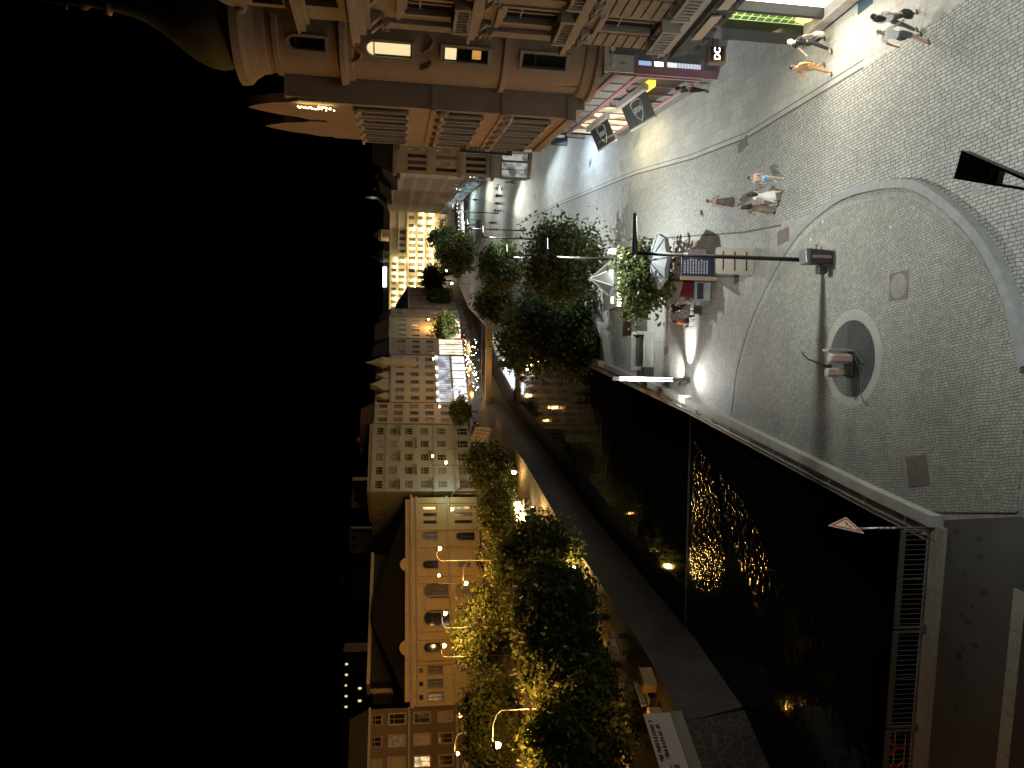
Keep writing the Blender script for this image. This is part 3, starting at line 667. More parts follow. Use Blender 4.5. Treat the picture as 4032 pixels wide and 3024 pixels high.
MB().box(3.78, 7.38, .30, .36, .56, 4.08).box(7.62, 10.38, .30, .36, .56, 4.08).build('bright_window', emit('bright_window', (1, .97, .82), 3.2), o)
st_ = MB()
for u in (4.9, 5.8, 6.7): st_.box(u, u+.5, .2, .29, .9, 1.6)
st_.build('window_display', lit_white, o)
lb = thing('projecting_sign', 'small box sign with glowing white letters hanging from the dark shopfront', 'sign', (14.0, 30.35, 3.55))
MB().box(-.62, .12, -.13, .13, -.34, .42).build('case', mat('wood_case', (.16, .09, .05), .5, 9, .2), lb, bevel=.02)
MB().box(-.5, .04, -.137, -.131, -.22, .34).build('face', blackmetal, lb)
MB().tube([(.1, 0, .2), (.55, 0, .2)], .02).build('arm', blackmetal, lb)
text_mesh('lettering', 'DC', .36, emit('white_letters', (1, 1, 1), 5), lb, frame((-.23, -.15, .04), (1, 0, 0), (0, 0, 1)), .012)
fm = thing('floor_mat', 'dark blue mat on the pavement at the right edge', 'mat', (*g(1870, 8).xy, .012)); MB().box(-.2, .9, -.45, .45, 0, .012).build('mat', mat('blue_mat', (.03, .06, .09), .9, 30, .2), fm)
# --- 2. brown corner house with round tower, onion spire, oriel and pink shop
A_, B_ = Vector((16.3, 38.7)), Vector((18.75, 56.0)); tW = (B_-A_).normalized(); nW = Vector((-tW.y, tW.x))     # outward = to the street
o = thing('corner_house', 'tall brown corner house with a round tower, onion spire and pink shop windows', 'building', (16.3, 38.7, 0))
def Q(u, w_, z=0): p = tW*u + nW*w_; return (p.x, p.y, z)
body = MB(); Lb = (B_-A_).length
body.hexa([Q(2.6, 0, 5.9), Q(Lb, 0, 5.9), Q(Lb, -12, 5.9), Q(2.6, -12, 5.9), Q(2.6, 0, 20.6), Q(Lb, 0, 20.6), Q(Lb, -12, 20.6), Q(2.6, -12, 20.6)])
tc2 = (2.45, 2.75)
body.lathe([(2.55, 5.9), (2.55, 24)], tc2, 40)
body.hexa([(2.45, .2, 5.9), (9, .2, 5.9), (9, 4, 5.9), (2.45, 4, 5.9), (2.45, .2, 20.6), (9, .2, 20.6), (9, 4, 20.6), (2.45, 4, 20.6)])
body.build('wall', pl_brown, o, smooth=False)
for prof in ([(2.55, 6.0), (2.95, 6.05), (3.0, 6.35), (2.75, 6.45), (2.7, 6.9), (2.56, 7.0)], [(2.56, 10.9), (2.72, 10.95), (2.78, 11.25), (2.56, 11.35)], [(2.56, 17.9+1.0), (2.7, 19.0), (2.7, 19.2), (2.9, 19.35), (2.95, 19.6), (2.56, 19.7)], [(2.56, 22.6), (2.68, 22.65), (2.68, 22.9), (2.56, 22.95)]): MB().lathe(prof, tc2, 40).build('cornice', pl_brown, o)
tw = MB(); tw.lathe([(2.56, 23.2), (2.62, 23.3), (2.7, 23.7), (3.0, 24.15), (3.25, 24.35), (3.3, 24.75), (2.4, 24.85)], tc2, 44)
tw.build('cornice', pl_brown, o, smooth=False)
sp = MB(); sp.lathe([(2.6, 24.86), (2.5, 25.2), (2.62, 25.7), (2.55, 26.3), (2.2, 27.1), (1.6, 27.9), (1.05, 28.6), (.65, 29.3), (.38, 30.0), (.26, 30.6), (.2, 31.0)], tc2, 32)
sp.build('roof', copper, o, smooth=True)
fi = MB().lathe([(.2, 31.0), (.42, 31.1), (.42, 31.25), (.15, 31.4), (.08, 32.0), (.25, 32.2), (.25, 32.4), (.06, 32.7), (.05, 33.2), (.01, 34.6)], tc2, 14); fi.box(tc2[0]-.28, tc2[0]+.28, tc2[1]-.03, tc2[1]+.03, 33.1, 33.2); fi.build('finial', greymetal, o, smooth=True)
# arched and straight windows set round the tower, facing the plaza
def tower_win(th, z, h, wd_, arch, gm):
    a = R(th); r = 2.57; x = tc2[0]-r*math.sin(a); y = tc2[1]-r*math.cos(a)
    return inst(window_mesh(wd_, h, arch, gm, woodd, 0, True, .12, .14), 'window', o, (x-.19*math.sin(a), y-.19*math.cos(a), z), -a)
for th in (44, 2, -35):
    tower_win(th, 20.3, 1.75, .62, True, winglass)
    tower_win(th, 16.0, 2.25, .72, True, lit_cream if th == 44 else winglass)
    tower_win(th, 12.1, 2.3, .72, False, winglass); tower_win(th, 8.0, 2.3, .75, False, winglass)
a = R(44)
inst(MB().box(-.3, .3, -.06, -.04, 1.62, 2.2).mesh('lit_pane', lit_cream), 'lit_pane', o, (tc2[0]-2.57*math.sin(a), tc2[1]-2.57*math.cos(a), 12.1), -a)
inst(MB().box(-.2, .24, -.06, -.04, .35, .8).mesh('lit_pane', emit('orange_lamp_glow', (1, .5, .12), .5)), 'lit_pane', o, (tc2[0]-2.57*math.sin(a), tc2[1]-2.57*math.cos(a), 12.1), -a)
# stucco swags over the tower windows
for th in (44, 2):
    a = R(th); c = Vector((tc2[0]-2.62*math.sin(a), tc2[1]-2.62*math.cos(a))); tx = Vector((math.cos(a), -math.sin(a)))
    for zc, s in ((15.0, 1), (18.6, .8)):
        pts = [(-1.0, .55), (-.85, .1), (-.5, -.1), (-.15, .15), (0, .42), (.15, .15), (.5, -.1), (.85, .1), (1.0, .55)]
        def cv(px_): an = a + px_/2.62; return (tc2[0]-2.66*math.sin(an), tc2[1]-2.66*math.cos(an))
        MB().tube([(*cv(-px_*s), zc+pz*s) for px_, pz in pts], .09, 6).build('swag', pl_brown, o, smooth=True)
# oriel: projects over the shop
u0, u1, pr = 3.7, 15.2, 1.75
orl = MB(); orl.hexa([Q(u0, 0, 7.2), Q(u1, 0, 7.2), Q(u1, pr, 7.2), Q(u0, pr, 7.2), Q(u0, 0, 21.0), Q(u1, 0, 21.0), Q(u1, pr, 21.0), Q(u0, pr, 21.0)])
for zz, dz, ex in ((6.2, .5, -.5), (6.7, .5, .12), (10.7, .25, .1), (14.6, .25, .1)): orl.hexa([Q(u0-max(0, ex), -.02, zz), Q(u1+max(0, ex), -.02, zz), Q(u1+max(0, ex), pr+ex, zz), Q(u0-max(0, ex), pr+ex, zz), Q(u0-max(0, ex), -.02, zz+dz), Q(u1+max(0, ex), -.02, zz+dz), Q(u1+max(0, ex), pr+ex, zz+dz), Q(u0-max(0, ex), pr+ex, zz+dz)])
orl.build('oriel', pl_brown, o)
gb = MB(); gu = u0+.8
prof = [(0, 0), (5.2, 0), (5.2, 1.0), (4.6, 1.6), (4.2, 2.6), (3.3, 3.6), (2.6, 4.1), (1.9, 3.6), (1.0, 2.6), (.6, 1.6), (0, 1.0)]
for uu in (u0+.2, u0+6.0):
    gb.extr(prof, Q(uu, pr-.02, 21.0), (*tW, 0), (0, 0, 1), (*(-nW*.5), 0))
gb.extr([(0, 0), (1.3, 0), (1.3, 1.7), (0, 1.7)], Q(u0, pr-1.5, 21.0), (*nW, 0), (0, 0, 1), (*(tW*4), 0))
gb.build('gable', pl_brown, o)
MB().hexa([Q(2.6, -.1, 20.62), Q(Lb, -.1, 20.62), Q(Lb, -12, 20.62), Q(2.6, -12, 20.62), Q(4, -3, 24.5), Q(Lb, -3, 24.5), Q(Lb, -9, 24.5), Q(4, -9, 24.5)]).build('roof', tile_red, o)
ang = math.atan2(tW.y, tW.x) + PI
for k in range(5):
    uu = u0+1.3+k*2.25
    for z, h in ((8.1, 2.1), (12.0, 2.1), (16.2, 2.5)):
        inst(window_mesh(1.0, h, False, winglass, woodd, 1, True, .12, .18, z > 12), 'window', o, Q(uu, pr+.19, z), ang)
fl = MB(); rr = random.Random(2); bulbs = emit('fairy_bulb', (1, .74, .28), 14)
for k in range(26): 
    uu = u0+1.0+rr.random()*1.2; fl.ball(Q(uu*.3+ (u0+.4)*.7, pr+.15+rr.uniform(-.04, .1), 20.2+1.9*k/25+rr.uniform(-.05, .05)), .045, seg=6, rings=4)
fl.build('fairy_lights', bulbs, o)
for k in range(6):
    for z in (9.9+.6, 14.2): MB().ball(Q(u0+.5+k*2.2, pr+.05, z), (.3, .3, .35), seg=8, rings=5).build('stucco_ornament', pl_brown, o)
# downpipe
MB().tube([Q(2.2, .35, 6.6), Q(2.4, .3, 9), Q(2.4, .3, 20)], .07).build('downpipe', mat('rusty_pipe', (.09, .05, .04), .6, 9, .2), o)
# ground floor shop
gf = MB(); gf.hexa([Q(.05, -.02, 0), Q(Lb, -.02, 0), Q(Lb, -9, 0), Q(.05, -9, 0), Q(.05, -.02, 5.9), Q(Lb, -.02, 5.9), Q(Lb, -9, 5.9), Q(.05, -9, 5.9)], 0)
gf.build('shop_wall', mat('shop_grey', (.15, .155, .15), .8, 4, .2, .1), o)
fx = MB().box(-.05, 7, -.07, .0, 4.55, 5.95).box(-.12, 7, -.16, -.0, 5.95, 6.15)
for k in range(12): fx.ball((.3+k*.42, -.1, 5.72), (.2, .08, .16), seg=8, rings=5)
fx.build('fascia', whitef, o)
pk = MB().box(-.08, .38, -.1, -.002, .0, 4.55).box(.38, 6.6, -.08, -.002, .75, .9).box(.38, 6.6, -.08, -.002, 4.3, 4.55).box(.38, 6.6, -.08, -.002, 3.45, 3.6).box(.38, 6.6, -.08, -.002, 2.75, 2.95).box(2.6, 2.8, -.08, -.002, .9, 4.3).box(5.0, 5.2, -.08, -.002, .9, 4.3)
pk.build('window_frame', pl_pink, o)
MB().box(.0, 7, -.09, -.002, 0, .74).build('plinth', mat('blue_grey_plinth', (.14, .17, .19), .6, 5, .15), o)
MB().box(.385, 6.6, -.04, -.0, 3.6, 4.29).build('blue_blind', emit('blue_blind', (.42, .6, .92), .72), o)
MB().box(.385, 6.6, -.041, -.001, 2.96, 3.44).build('bright_window', emit('white_window', (.95, .97, 1), 3), o)
str_, nts, bs_ = nodes('striped_blind'); tcs = N(nts, 'ShaderNodeTexCoord'); wv = N(nts, 'ShaderNodeTexWave', i_Scale=1.9, wave_type='BANDS', bands_direction='Z'); wv.inputs['Distortion'].default_value = .5
rps = N(nts, 'ShaderNodeValToRGB'); rps.color_ramp.elements[0].position = .3; rps.color_ramp.elements[0].color = (.10, .12, .2, 1); rps.color_ramp.elements[1].position = .55; rps.color_ramp.elements[1].color = (.62, .7, .85, 1)
nts.links.new(tcs.outputs['Object'], wv.inputs['Vector']); nts.links.new(wv.outputs['Fac'], rps.inputs['Fac']); nts.links.new(rps.outputs['Color'], bs_.inputs['Emission Color']); bs_.inputs['Emission Strength'].default_value = 1
MB().box(.385, 6.6, -.042, -.002, .91, 2.2).build('striped_window', str_, o)
MB().box(.385, 6.6, -.043, -.002, 2.2, 2.74).build('lit_panel', emit('panel_white', (.9, .95, .92), .9), o)
ink = mat('grey_letter', (.12, .12, .12), .6, 9, .1)
text_mesh('lettering', 'ga', .4, ink, o, frame((.8, -.055, 2.5), (1, 0, 0), (0, 0, 1)), .006)
text_mesh('lettering', 'F', .42, mat('brass_letter', (.35, .25, .16), .5, 9, .1), o, frame((.45, -.085, 5.1), (1, 0, 0), (0, 0, 1)), .01)
# street side: transom panes in pink frames, arches, yellow lamp, grey dado
n = 9; tp = MB(); tg_ = MB()
for k in range(n):
    ua, ub = .3+k*1.85, .3+(k+1)*1.85
    tp.hexa([Q(ua, 0, .9), Q(ua+.14, 0, .9), Q(ua+.14, .1, .9), Q(ua, .1, .9), Q(ua, 0, 5.5), Q(ua+.14, 0, 5.5), Q(ua+.14, .1, 5.5), Q(ua, .1, 5.5)])
    pts = [(-.86, 0), (.86, 0), (.86, .2)] + [(.8*math.cos(PI*i/8), -.05-.0+.2-.2*0+.02-.62*math.sin(PI*i/8)) for i in range(1, 8)][::1] + [(-.86, .2)]
    tg_.hexa([Q(ua+.16, 0, 4.35), Q(ub-.02, 0, 4.35), Q(ub-.02, .05, 4.35), Q(ua+.16, .05, 4.35), Q(ua+.16, 0, 5.3), Q(ub-.02, 0, 5.3), Q(ub-.02, .05, 5.3), Q(ua+.16, .05, 5.3)])
for z0, z1 in ((5.3, 5.55), (4.1, 4.33), (.8, .95)): tp.hexa([Q(.1, 0, z0), Q(Lb, 0, z0), Q(Lb, .14, z0), Q(.1, .14, z0), Q(.1, 0, z1), Q(Lb, 0, z1), Q(Lb, .14, z1), Q(.1, .14, z1)])
for k in range(5):                        # flat arches under the transom
    ua = .5+k*3.6; arcp = [(ua+1.7-1.75*math.cos(PI*i/10), 3.55+.55*math.sin(PI*i/10)) for i in range(11)]
    tp.extr([(a_-0, b_) for a_, b_ in arcp] + [(ua+3.45, 4.15), (ua-.05, 4.15)], Q(0, .02, 0), (*tW, 0), (0, 0, 1), (*(nW*.08), 0))
tp.build('shop_frame', pl_pink, o)
tg_.build('transom_pane', mat('frosted_glass', (.30, .32, .28), .35, 3, .15), o)
sw_ = MB(); 
for k in range(4, 9): sw_.hexa([Q(.3+k*1.85+.2, 0, 1.0), Q(.3+(k+1)*1.85, 0, 1.0), Q(.3+(k+1)*1.85, .03, 1.0), Q(.3+k*1.85+.2, .03, 1.0), Q(.3+k*1.85+.2, 0, 4.0), Q(.3+(k+1)*1.85, 0, 4.0), Q(.3+(k+1)*1.85, .03, 4.0), Q(.3+k*1.85+.2, .03, 4.0)])
sw_.build('shop_window', glow_room('cafe_window', (1, .88, .52), 1.5, .35, .6), o)
yl = MB().hexa([Q(1.0, .05, 3.0), Q(2.5, .05, 3.0), Q(2.5, .35, 3.0), Q(1.0, .35, 3.0), Q(1.0, .05, 3.4), Q(2.5, .05, 3.4), Q(2.5, .2, 3.4), Q(1.0, .2, 3.4)]); yl.build('yellow_lamp_sign', emit('yellow_sign', (1, .68, .06), 2.2), o)
# fold-out awnings
blackcloth = mat('black_awning_cloth', (.018, .018, .018), .8, 6, .2); logo = mat('logo_grey', (.42, .42, .42), .6, 9, .1); alu = mat('awning_case', (.42, .39, .37), .45, 9, .1)
def awning(ua, ub, label):
    aw = thing('awning', label, 'awning', (16.3, 38.7, 0), 0, 'fold-out awnings of the corner house')
    MB().hexa([Q(ua-.3, .15, 3.3), Q(ub+.3, .15, 3.3), Q(ub+.3, .5, 3.3), Q(ua-.3, .5, 3.3), Q(ua-.3, .15, 3.62), Q(ub+.3, .15, 3.62), Q(ub+.3, .5, 3.62), Q(ua-.3, .5, 3.62)]).build('case', alu, aw)
    x = Vector((*tW, 0))*-1; top = Vector(Q(ub, .5, 3.38)); bot = Vector(Q(ub, 1.75, 2.75)); yv = (top-bot); sl = yv.length; yv.normalize(); L_ = ub-ua; nv = x.cross(yv)
    MB().extr([(0, 0), (L_, 0), (L_, sl), (0, sl)], bot, x, yv, nv*-.02).build('cloth', blackcloth, aw)
    MB().hexa([Q(ua, 1.72, 2.66), Q(ub, 1.72, 2.66), Q(ub, 1.82, 2.66), Q(ua, 1.82, 2.66), Q(ua, 1.72, 2.77), Q(ub, 1.72, 2.77), Q(ub, 1.82, 2.77), Q(ua, 1.82, 2.77)]).build('front_bar', alu, aw)
    for uu in (ua+.4, ub-.4): MB().tube([Q(uu, .4, 3.3), Q(uu+.5, 1.0, 2.95), Q(uu, 1.72, 2.7)], .03, 6).build('folding_arm', greymetal, aw)
    cx, cy = L_*.55, sl*.52
    sh = [(-.95, .52), (-.55, .6), (0, .62), (.55, .6), (.95, .52), (.9, .1), (.55, -.3), (0, -.6), (-.55, -.3), (-.9, .1)]
    sh = [(a_*.95, b_*sl/1.42) for a_, b_ in sh]
    MB().tube([bot+x*(cx+a_)+yv*(cy+b_)+nv*.015 for a_, b_ in sh+[sh[0]]], .022, 5).build('emblem', logo, aw)
    text_mesh('lettering', 'attoni', .58, logo, aw, frame(bot+x*cx+yv*(cy+.12)+nv*.02, x, yv), .004)
    return aw
awning(1.5, 6.1, 'nearer black fold-out awning with a grey emblem over the cafe front')
awning(9.3, 13.8, 'farther black fold-out awning with a grey emblem, beside the lit cafe window')
# --- 3. houses along the right-hand street
def R_row(): pass
cw = {'cols': 4}
b3 = building('shop_house', 'long pale house with dark sign boards, just beyond the brown corner house', 'building', [(29.4, 96.6), (28.6, 91), (23.3, 69), (19.3, 57.5)], 16.6,
  [{'rows': [], 'cols': 1}, {'rows': [(5.6, 2.4, 1.2, False, {'sur': .15}), (9.6, 2.2, 1.2, False, {'sur': .15}), (13.2, 2.0, 1.2, False)], 'cols': 5}, {'rows': [(5.6, 2.4, 1.2, False, {'sur': .15}), (9.6, 2.2, 1.2, False, {'sur': .15}), (13.2, 2.0, 1.2, False)], 'cols': 5}],
  pl_green, slate, back=[(32, 55), (40, 96)], roof='mansard', rh=3.2, rs=.85, cornices=[(4.6, .35, .35), (8.7, .25, .2), (16.1, .5, .5)])
def shopstrip(p0, p1, z0, z1, n, gm, fm, root=None, name='shop_window', off=.03):
    a, b = Vector(p0), Vector(p1); t = (b-a).normalized(); nn = Vector((t.y, -t.x)); L_ = (b-a).length; base = Vector(root.location.xy)
    for k in range(n):
        ua, ub = L_*(k+.06)/n, L_*(k+.94)/n; mb = MB()
        def P(u, w_, z): q = a+t*u+nn*w_-base; return (q.x, q.y, z)
        mb.hexa([P(ua, -.05, z0), P(ub, -.05, z0), P(ub, off, z0), P(ua, off, z0), P(ua, -.05, z1), P(ub, -.05, z1), P(ub, off, z1), P(ua, off, z1)], 1)
        for c0, c1, d0, d1 in ((ua-.08, ua, z0, z1), (ub, ub+.08, z0, z1), (ua-.08, ub+.08, z1, z1+.15), (ua-.08, ub+.08, z0-.12, z0), ((ua+ub)/2-.04, (ua+ub)/2+.04, z0, z1)):
            mb.hexa([P(c0, -.05, d0), P(c1, -.05, d0), P(c1, off+.1, d0), P(c0, off+.1, d0), P(c0, -.05, d1), P(c1, -.05, d1), P(c1, off+.1, d1), P(c0, off+.1, d1)], 0)
        mb.build(name, [fm, gm], root)
shop_g = glow_room('shop_white_green', (.95, 1, .88), .42, .2, 1.3); shop_b = glow_room('shop_cool', (.75, .95, 1), 1.0, .2, .9)
shopstrip((28.6, 91), (23.3, 69), .5, 3.6, 6, shop_b, darkshop, b3); shopstrip((23.3, 69), (19.3, 57.5), .5, 3.4, 5, shop_b, darkshop, b3)
# house standing forward, cream front facing the plaza, with bright shop below
b4 = building('shop_house', 'cream house set forward in the street, flat front above a bright shop', 'building', [(30.5, 112), (26.2, 97.2), (30.6, 96.8)], 17.4,
  [{'rows': [(5.6, 2.4, 1.1, False), (9.6, 2.3, 1.1, False), (13.2, 2.2, 1.1, False)], 'cols': 5}, {'rows': [(5.7, 2.6, .5, False, {'cols': [.15, .32, .5, .68, .85], 'mull': 0}), (9.4, 2.7, .5, False, {'cols': [.15, .32, .5, .68, .85], 'mull': 0}), (13.2, 2.4, .5, False, {'cols': [.15, .32, .5, .68, .85], 'mull': 0})], 'cols': 3}],
  pl_cream, slate, back=[(42, 96.8), (42, 112)], roof='mansard', rh=2.6, rs=.85, cornices=[(4.7, .4, .5), (8.8, .25, .2), (16.9, .5, .5)])
shopstrip((30.5, 112), (26.2, 97.2), .5, 3.7, 6, shop_g, greymetal, b4); shopstrip((26.3, 97.2), (30.4, 96.8), .4, 3.7, 2, shop_g, greymetal, b4)
MB().hexa([(-3.2, -8, 3.1), (-2.8, -6.2, 3.1), (-4.0, -5.9, 2.7), (-4.4, -7.7, 2.7), (-3.2, -8, 3.2), (-2.8, -6.2, 3.2), (-4.0, -5.9, 2.8), (-4.4, -7.7, 2.8)]).build('shop_canopy', alu, b4)
for (nm, lab, pts, H, wm, rf, kw) in [
  ('town_house', 'narrow brown house further along the right side of the street', [(35.2, 128), (30.9, 113)], 15.5, pl_brown, slate, dict(cols=4)),
  ('town_house', 'brownish house with lit balcony lamps near the bend of the street', [(39.6, 150), (35.4, 129)], 16.5, pl_cream, tile_red, dict(cols=5)),
  ('town_house', 'dim tan house at the bend of the street, four rows of windows', [(44.6, 180), (39.8, 151)], 17.0, pl_brown, slate, dict(cols=7)),
  ('town_house', 'reddish-brown apartment house before the floodlit hotel', [(50.4, 220), (44.8, 181)], 18.5, pl_red, slate, dict(cols=9)),
  ('town_house', 'last dim brown house on the right, close to the floodlit hotel', [(57.5, 262), (50.6, 221)], 20.0, pl_brown, slate, dict(cols=8))]:
    rows = [(4.6, 2.1, 1.1, False), (7.9, 2.0, 1.1, False), (11.0, 1.9, 1.1, False), (13.9 if H < 17 else 14.0, 1.2 if H < 16 else 1.7, 1.1, False)]
    sgs = [{'rows': rows, 'cols': kw['cols']}] + [{'rows': rows, 'cols': 5}]*(len(pts)-2)
    bb = building(nm, lab, 'building', pts, H, sgs, wm, rf, back=[(pts[-1][0]+26, pts[-1][1]), (pts[0][0]+26, pts[0][1])], roof='mansard', rh=3.2, rs=.8, cornices=[(3.9, .3, .3), (H-.5, .45, .45)])
    shopstrip(pts[0], pts[1], .5, 3.2, kw['cols'], {0: shop_g, 1: shop_b}.get(kw['cols'] % 2), darkshop, bb)
    chimney(bb, 6, -6, H+1, H+4.5)
# projecting sign boards with worn pale lettering
def vsign(x, y, z0, z1, label, wd_=1.1):
    s = thing('sign_board', label, 'sign', (x, y, 0)); MB().box(-wd_/2, wd_/2, -.12, .12, z0, z1).build('board', darkshop, s)
    mb = MB(); r_ = random.Random(int(z0*7)); zz = z1-.6
    while zz > z0+.6:
        hh_ = r_.uniform(.22, .4); mb.box(-.24, .24, -.128, -.121, zz-hh_, zz); zz -= hh_+.1
    mb.build('worn_lettering', mat('pale_letter', (.26, .26, .25), .6, 9, .15), s); MB().tube([(wd_/2, 0, z1-.4), (wd_/2+.5, 0, z1-.4)], .03).build('arm', blackmetal, s); return s
q = w(1030, 290, 75); vsign(q.x, 75, 4.4, 9.6, 'tall dark upright sign board nearest the brown corner house')
q = w(1015, 321, 82); vsign(q.x, 82, 4.6, 10.2, 'second dark upright sign board, beside the cream house set forward', 1.0)
q = w(1235, 297, 68); s = thing('light_box', 'square black light box with a small white mark standing over the street', 'sign', (q.x, 68, 0)); MB().box(-.75, .75, -.15, .15, 1.6, 3.1).build('case', blackmetal, s); MB().box(-.12, .12, -.16, -.151, 1.9, 2.8).build('mark', mat('mark_white', (.6, .6, .58), .6, 9, .1), s); MB().tube([(0, 0, 0), (0, 0, 1.6)], .05).build('post', blackmetal, s)
# ------------------------------------------------------------------ left bank row (seen across the river), listed from the near left to the far bridge
def fr(y, a, b, x=900):
    d = ray(x, y); a, b = Vector(a), Vector(b); e = b-a
    # solve k*d = a + s*e
    det = d.x*(-e.y) + e.x*d.y
    return (-a.x*d.y + a.y*d.x)/(-(d.x*e.y - d.y*e.x)) * -1 if False else ((a.x*d.y - a.y*d.x)/(e.y*d.x - e.x*d.y))
oa, ob = (-54, 129), (-23.3, 157.2)
oc = lambda *ys: sorted(fr(y, oa, ob) for y in ys)
brownwin = mat('brown_window_frame', (.10, .06, .035), .6, 9, .2)
dw = {'frame': brownwin}
orange = building('ornate_hall', 'long two-storey ornate hall with arched windows under amber street lamps', 'building', [oa, ob], 13.6,
  [{'rows': [
    (8.3, 2.9, 1.7, True, {'cols': oc(1220, 1400, 1158), 'sur': .25, **dw}), (8.4, 2.6, .8, True, {'cols': oc(1097, 1112, 1128), 'mull': 0, 'lit': {2: lit_cream}, **dw}),
    (6.5, 4.6, 3.0, True, {'cols': oc(1277, 1306, 1336), 'mull': 1, 'sur': .2, 'sill': 0, **dw}),
    (.2, 4.9, 2.8, True, {'cols': oc(1277, 1306, 1336), 'mull': 1, 'sill': 0, 'sur': .2, **dw}), (.9, 3.7, 1.8, True, {'cols': oc(1160), 'sill': 0, 'sur': .3, **dw}),
    (2.2, 2.2, 1.5, False, {'cols': oc(1219), 'sur': .2, **dw}), (1.4, 3.4, .8, True, {'cols': oc(1097, 1112, 1128), 'mull': 0, 'lit': {2: lit_warm}, **dw}),
    (8.0, 2.6, 1.4, False, {'cols': oc(1449, 1478, 1507), 'sur': .2, **dw}), (2.6, 2.2, 1.3, False, {'cols': oc(1449, 1507), 'sur': .15, **dw}),
    (11.4, .7, .8, False, {'cols': oc(1449, 1478, 1507), 'mull': 0, 'sill': 0, **dw})], 'cols': 4}],
  pl_ochre, mat('dark_roof', (.022, .02, .018), .8, 9, .3, .2), depth=16, roof='hip', rh=7, cornices=[(6.0, .35, .3), (12.2, .3, .3), (13.1, .5, .6)])
# attic with rounded gablets
dv = (Vector(ob)-Vector(oa)); Lo = dv.length; tO = dv/Lo; nO = Vector((tO.y, -tO.x))
at = MB()
for f0, f1 in ((.02, .985),):
    a = tO*(f0*Lo); b = tO*(f1*Lo); at.hexa([(*(a+nO*.2), 13.61), (*(b+nO*.2), 13.61), (*(b-nO*.3), 13.61), (*(a-nO*.3), 13.61), (*(a+nO*.2), 14.5), (*(b+nO*.2), 14.5), (*(b-nO*.3), 14.5), (*(a-nO*.3), 14.5)])
for f_ in oc(1220, 1400):
    c = tO*(f_*Lo); at.extr([(-2.3, 0), (2.3, 0), (2.2, .5), (1.4, .7), (1.15, 1.25), (.6, 1.65), (0, 1.8), (-.6, 1.65), (-1.15, 1.25), (-1.4, .7), (-2.2, .5)], (*(c+nO*.3), 13.7), (*tO, 0), (0, 0, 1), (*(-nO*.5), 0))
at.build('attic', pl_ochre, orange)
for f_ in oc(1085, 1143, 1180, 1243, 1258, 1362, 1380, 1428, 1433):
    c = tO*(f_*Lo); pil = MB()
    for z0, z1 in ((.3, 5.9), (6.5, 12.1)): pil.hexa([(*(c-tO*.35+nO*.0), z0), (*(c+tO*.35), z0), (*(c+tO*.35+nO*.18), z0), (*(c-tO*.35+nO*.18), z0), (*(c-tO*.35), z1), (*(c+tO*.35), z1), (*(c+tO*.35+nO*.18), z1), (*(c-tO*.35+nO*.18), z1)])
    pil.build('pilaster', pl_ochre, orange)
MB().hexa([(*(tO*8-nO*9), 13), (*(tO*34-nO*9), 13), (*(tO*34-nO*14), 13), (*(tO*8-nO*14), 13), (*(tO*8-nO*9), 20.6), (*(tO*34-nO*9), 20.6), (*(tO*34-nO*14), 20.6), (*(tO*8-nO*14), 20.6)]).build('roof_hall', mat('dark_roof', (.022, .02, .018)), orange)
MB().hexa([(*(tO*7.6-nO*8.8), 20.61), (*(tO*34.4-nO*8.8), 20.61), (*(tO*34.4-nO*14), 20.61), (*(tO*7.6-nO*14), 20.61), (*(tO*7.6-nO*8.8), 21.2), (*(tO*34.4-nO*8.8), 21.2), (*(tO*34.4-nO*14), 21.2), (*(tO*7.6-nO*14), 21.2)]).build('parapet', pl_cream, orange)
# white house
wa, wb, wc = (-31, 174), (-22.2, 158.2), (-9.2, 169.2)
wrow = [(19.2, 1.5, 1.9, False, {'mull': 2}), (16.3, 1.7, 1.7, False, {'mull': 2}), (13.0, 1.7, 1.7, False, {'mull': 2}), (9.6, 1.8, 1.7, False, {'mull': 2}), (5.9, 1.9, 1.6, False, {'mull': 1}), (1.1, 2.6, 1.9, False, {'mull': 1, 'sur': .2})]
white = building('apartment_house', 'tall flat-roofed white house with small balconies and greenish light on one corner', 'building', [wa, wb, wc], 21.7,
  [{'rows': [(19.2, 1.5, 1.0, False), (5.9, 1.9, 1.0, False)], 'cols': 3}, {'rows': wrow, 'cols': 5}], pl_white, slate, back=[(-17, 186), (-36, 184)], roof='flat', parapet=.5, cornices=[(4.4, .45, .5), (8.4, .3, .25), (18.5, .25, .2), (21.2, .4, .4)], framem=mat('pale_frame', (.42, .42, .36), .6, 9, .1))
wl = Vector(wc)-Vector(wb); LW = wl.length; tw_ = wl/LW; nw_ = Vector((tw_.y, -tw_.x)); bo = Vector(wb)-Vector(wa)
for k, z in ((0, 8.9), (1, 12.2), (3, 12.2), (0, 15.6), (2, 15.6), (4, 15.6), (2, 8.9)):
    c = bo + tw_*(LW*(k+.5)/5); P_ = lambda u, w_, zz: (*(c+tw_*u+nw_*w_), zz)
    bl = MB().hexa([P_(-1.1, .01, z), P_(1.1, .01, z), P_(1.1, .85, z), P_(-1.1, .85, z), P_(-1.1, .01, z+.14), P_(1.1, .01, z+.14), P_(1.1, .85, z+.14), P_(-1.1, .85, z+.14)])
    for u in [-1.05+.21*i for i in range(11)]: bl.tube([P_(u, .8, z+.14), P_(u, .8, z+1.0)], .025, 5)
    bl.hexa([P_(-1.1, .77, z+1.0), P_(1.1, .77, z+1.0), P_(1.1, .84, z+1.0), P_(-1.1, .84, z+1.0), P_(-1.1, .77, z+1.06), P_(1.1, .77, z+1.06), P_(1.1, .84, z+1.06), P_(-1.1, .84, z+1.06)]); bl.build('balcony', greymetal, white)
cafe = MB()
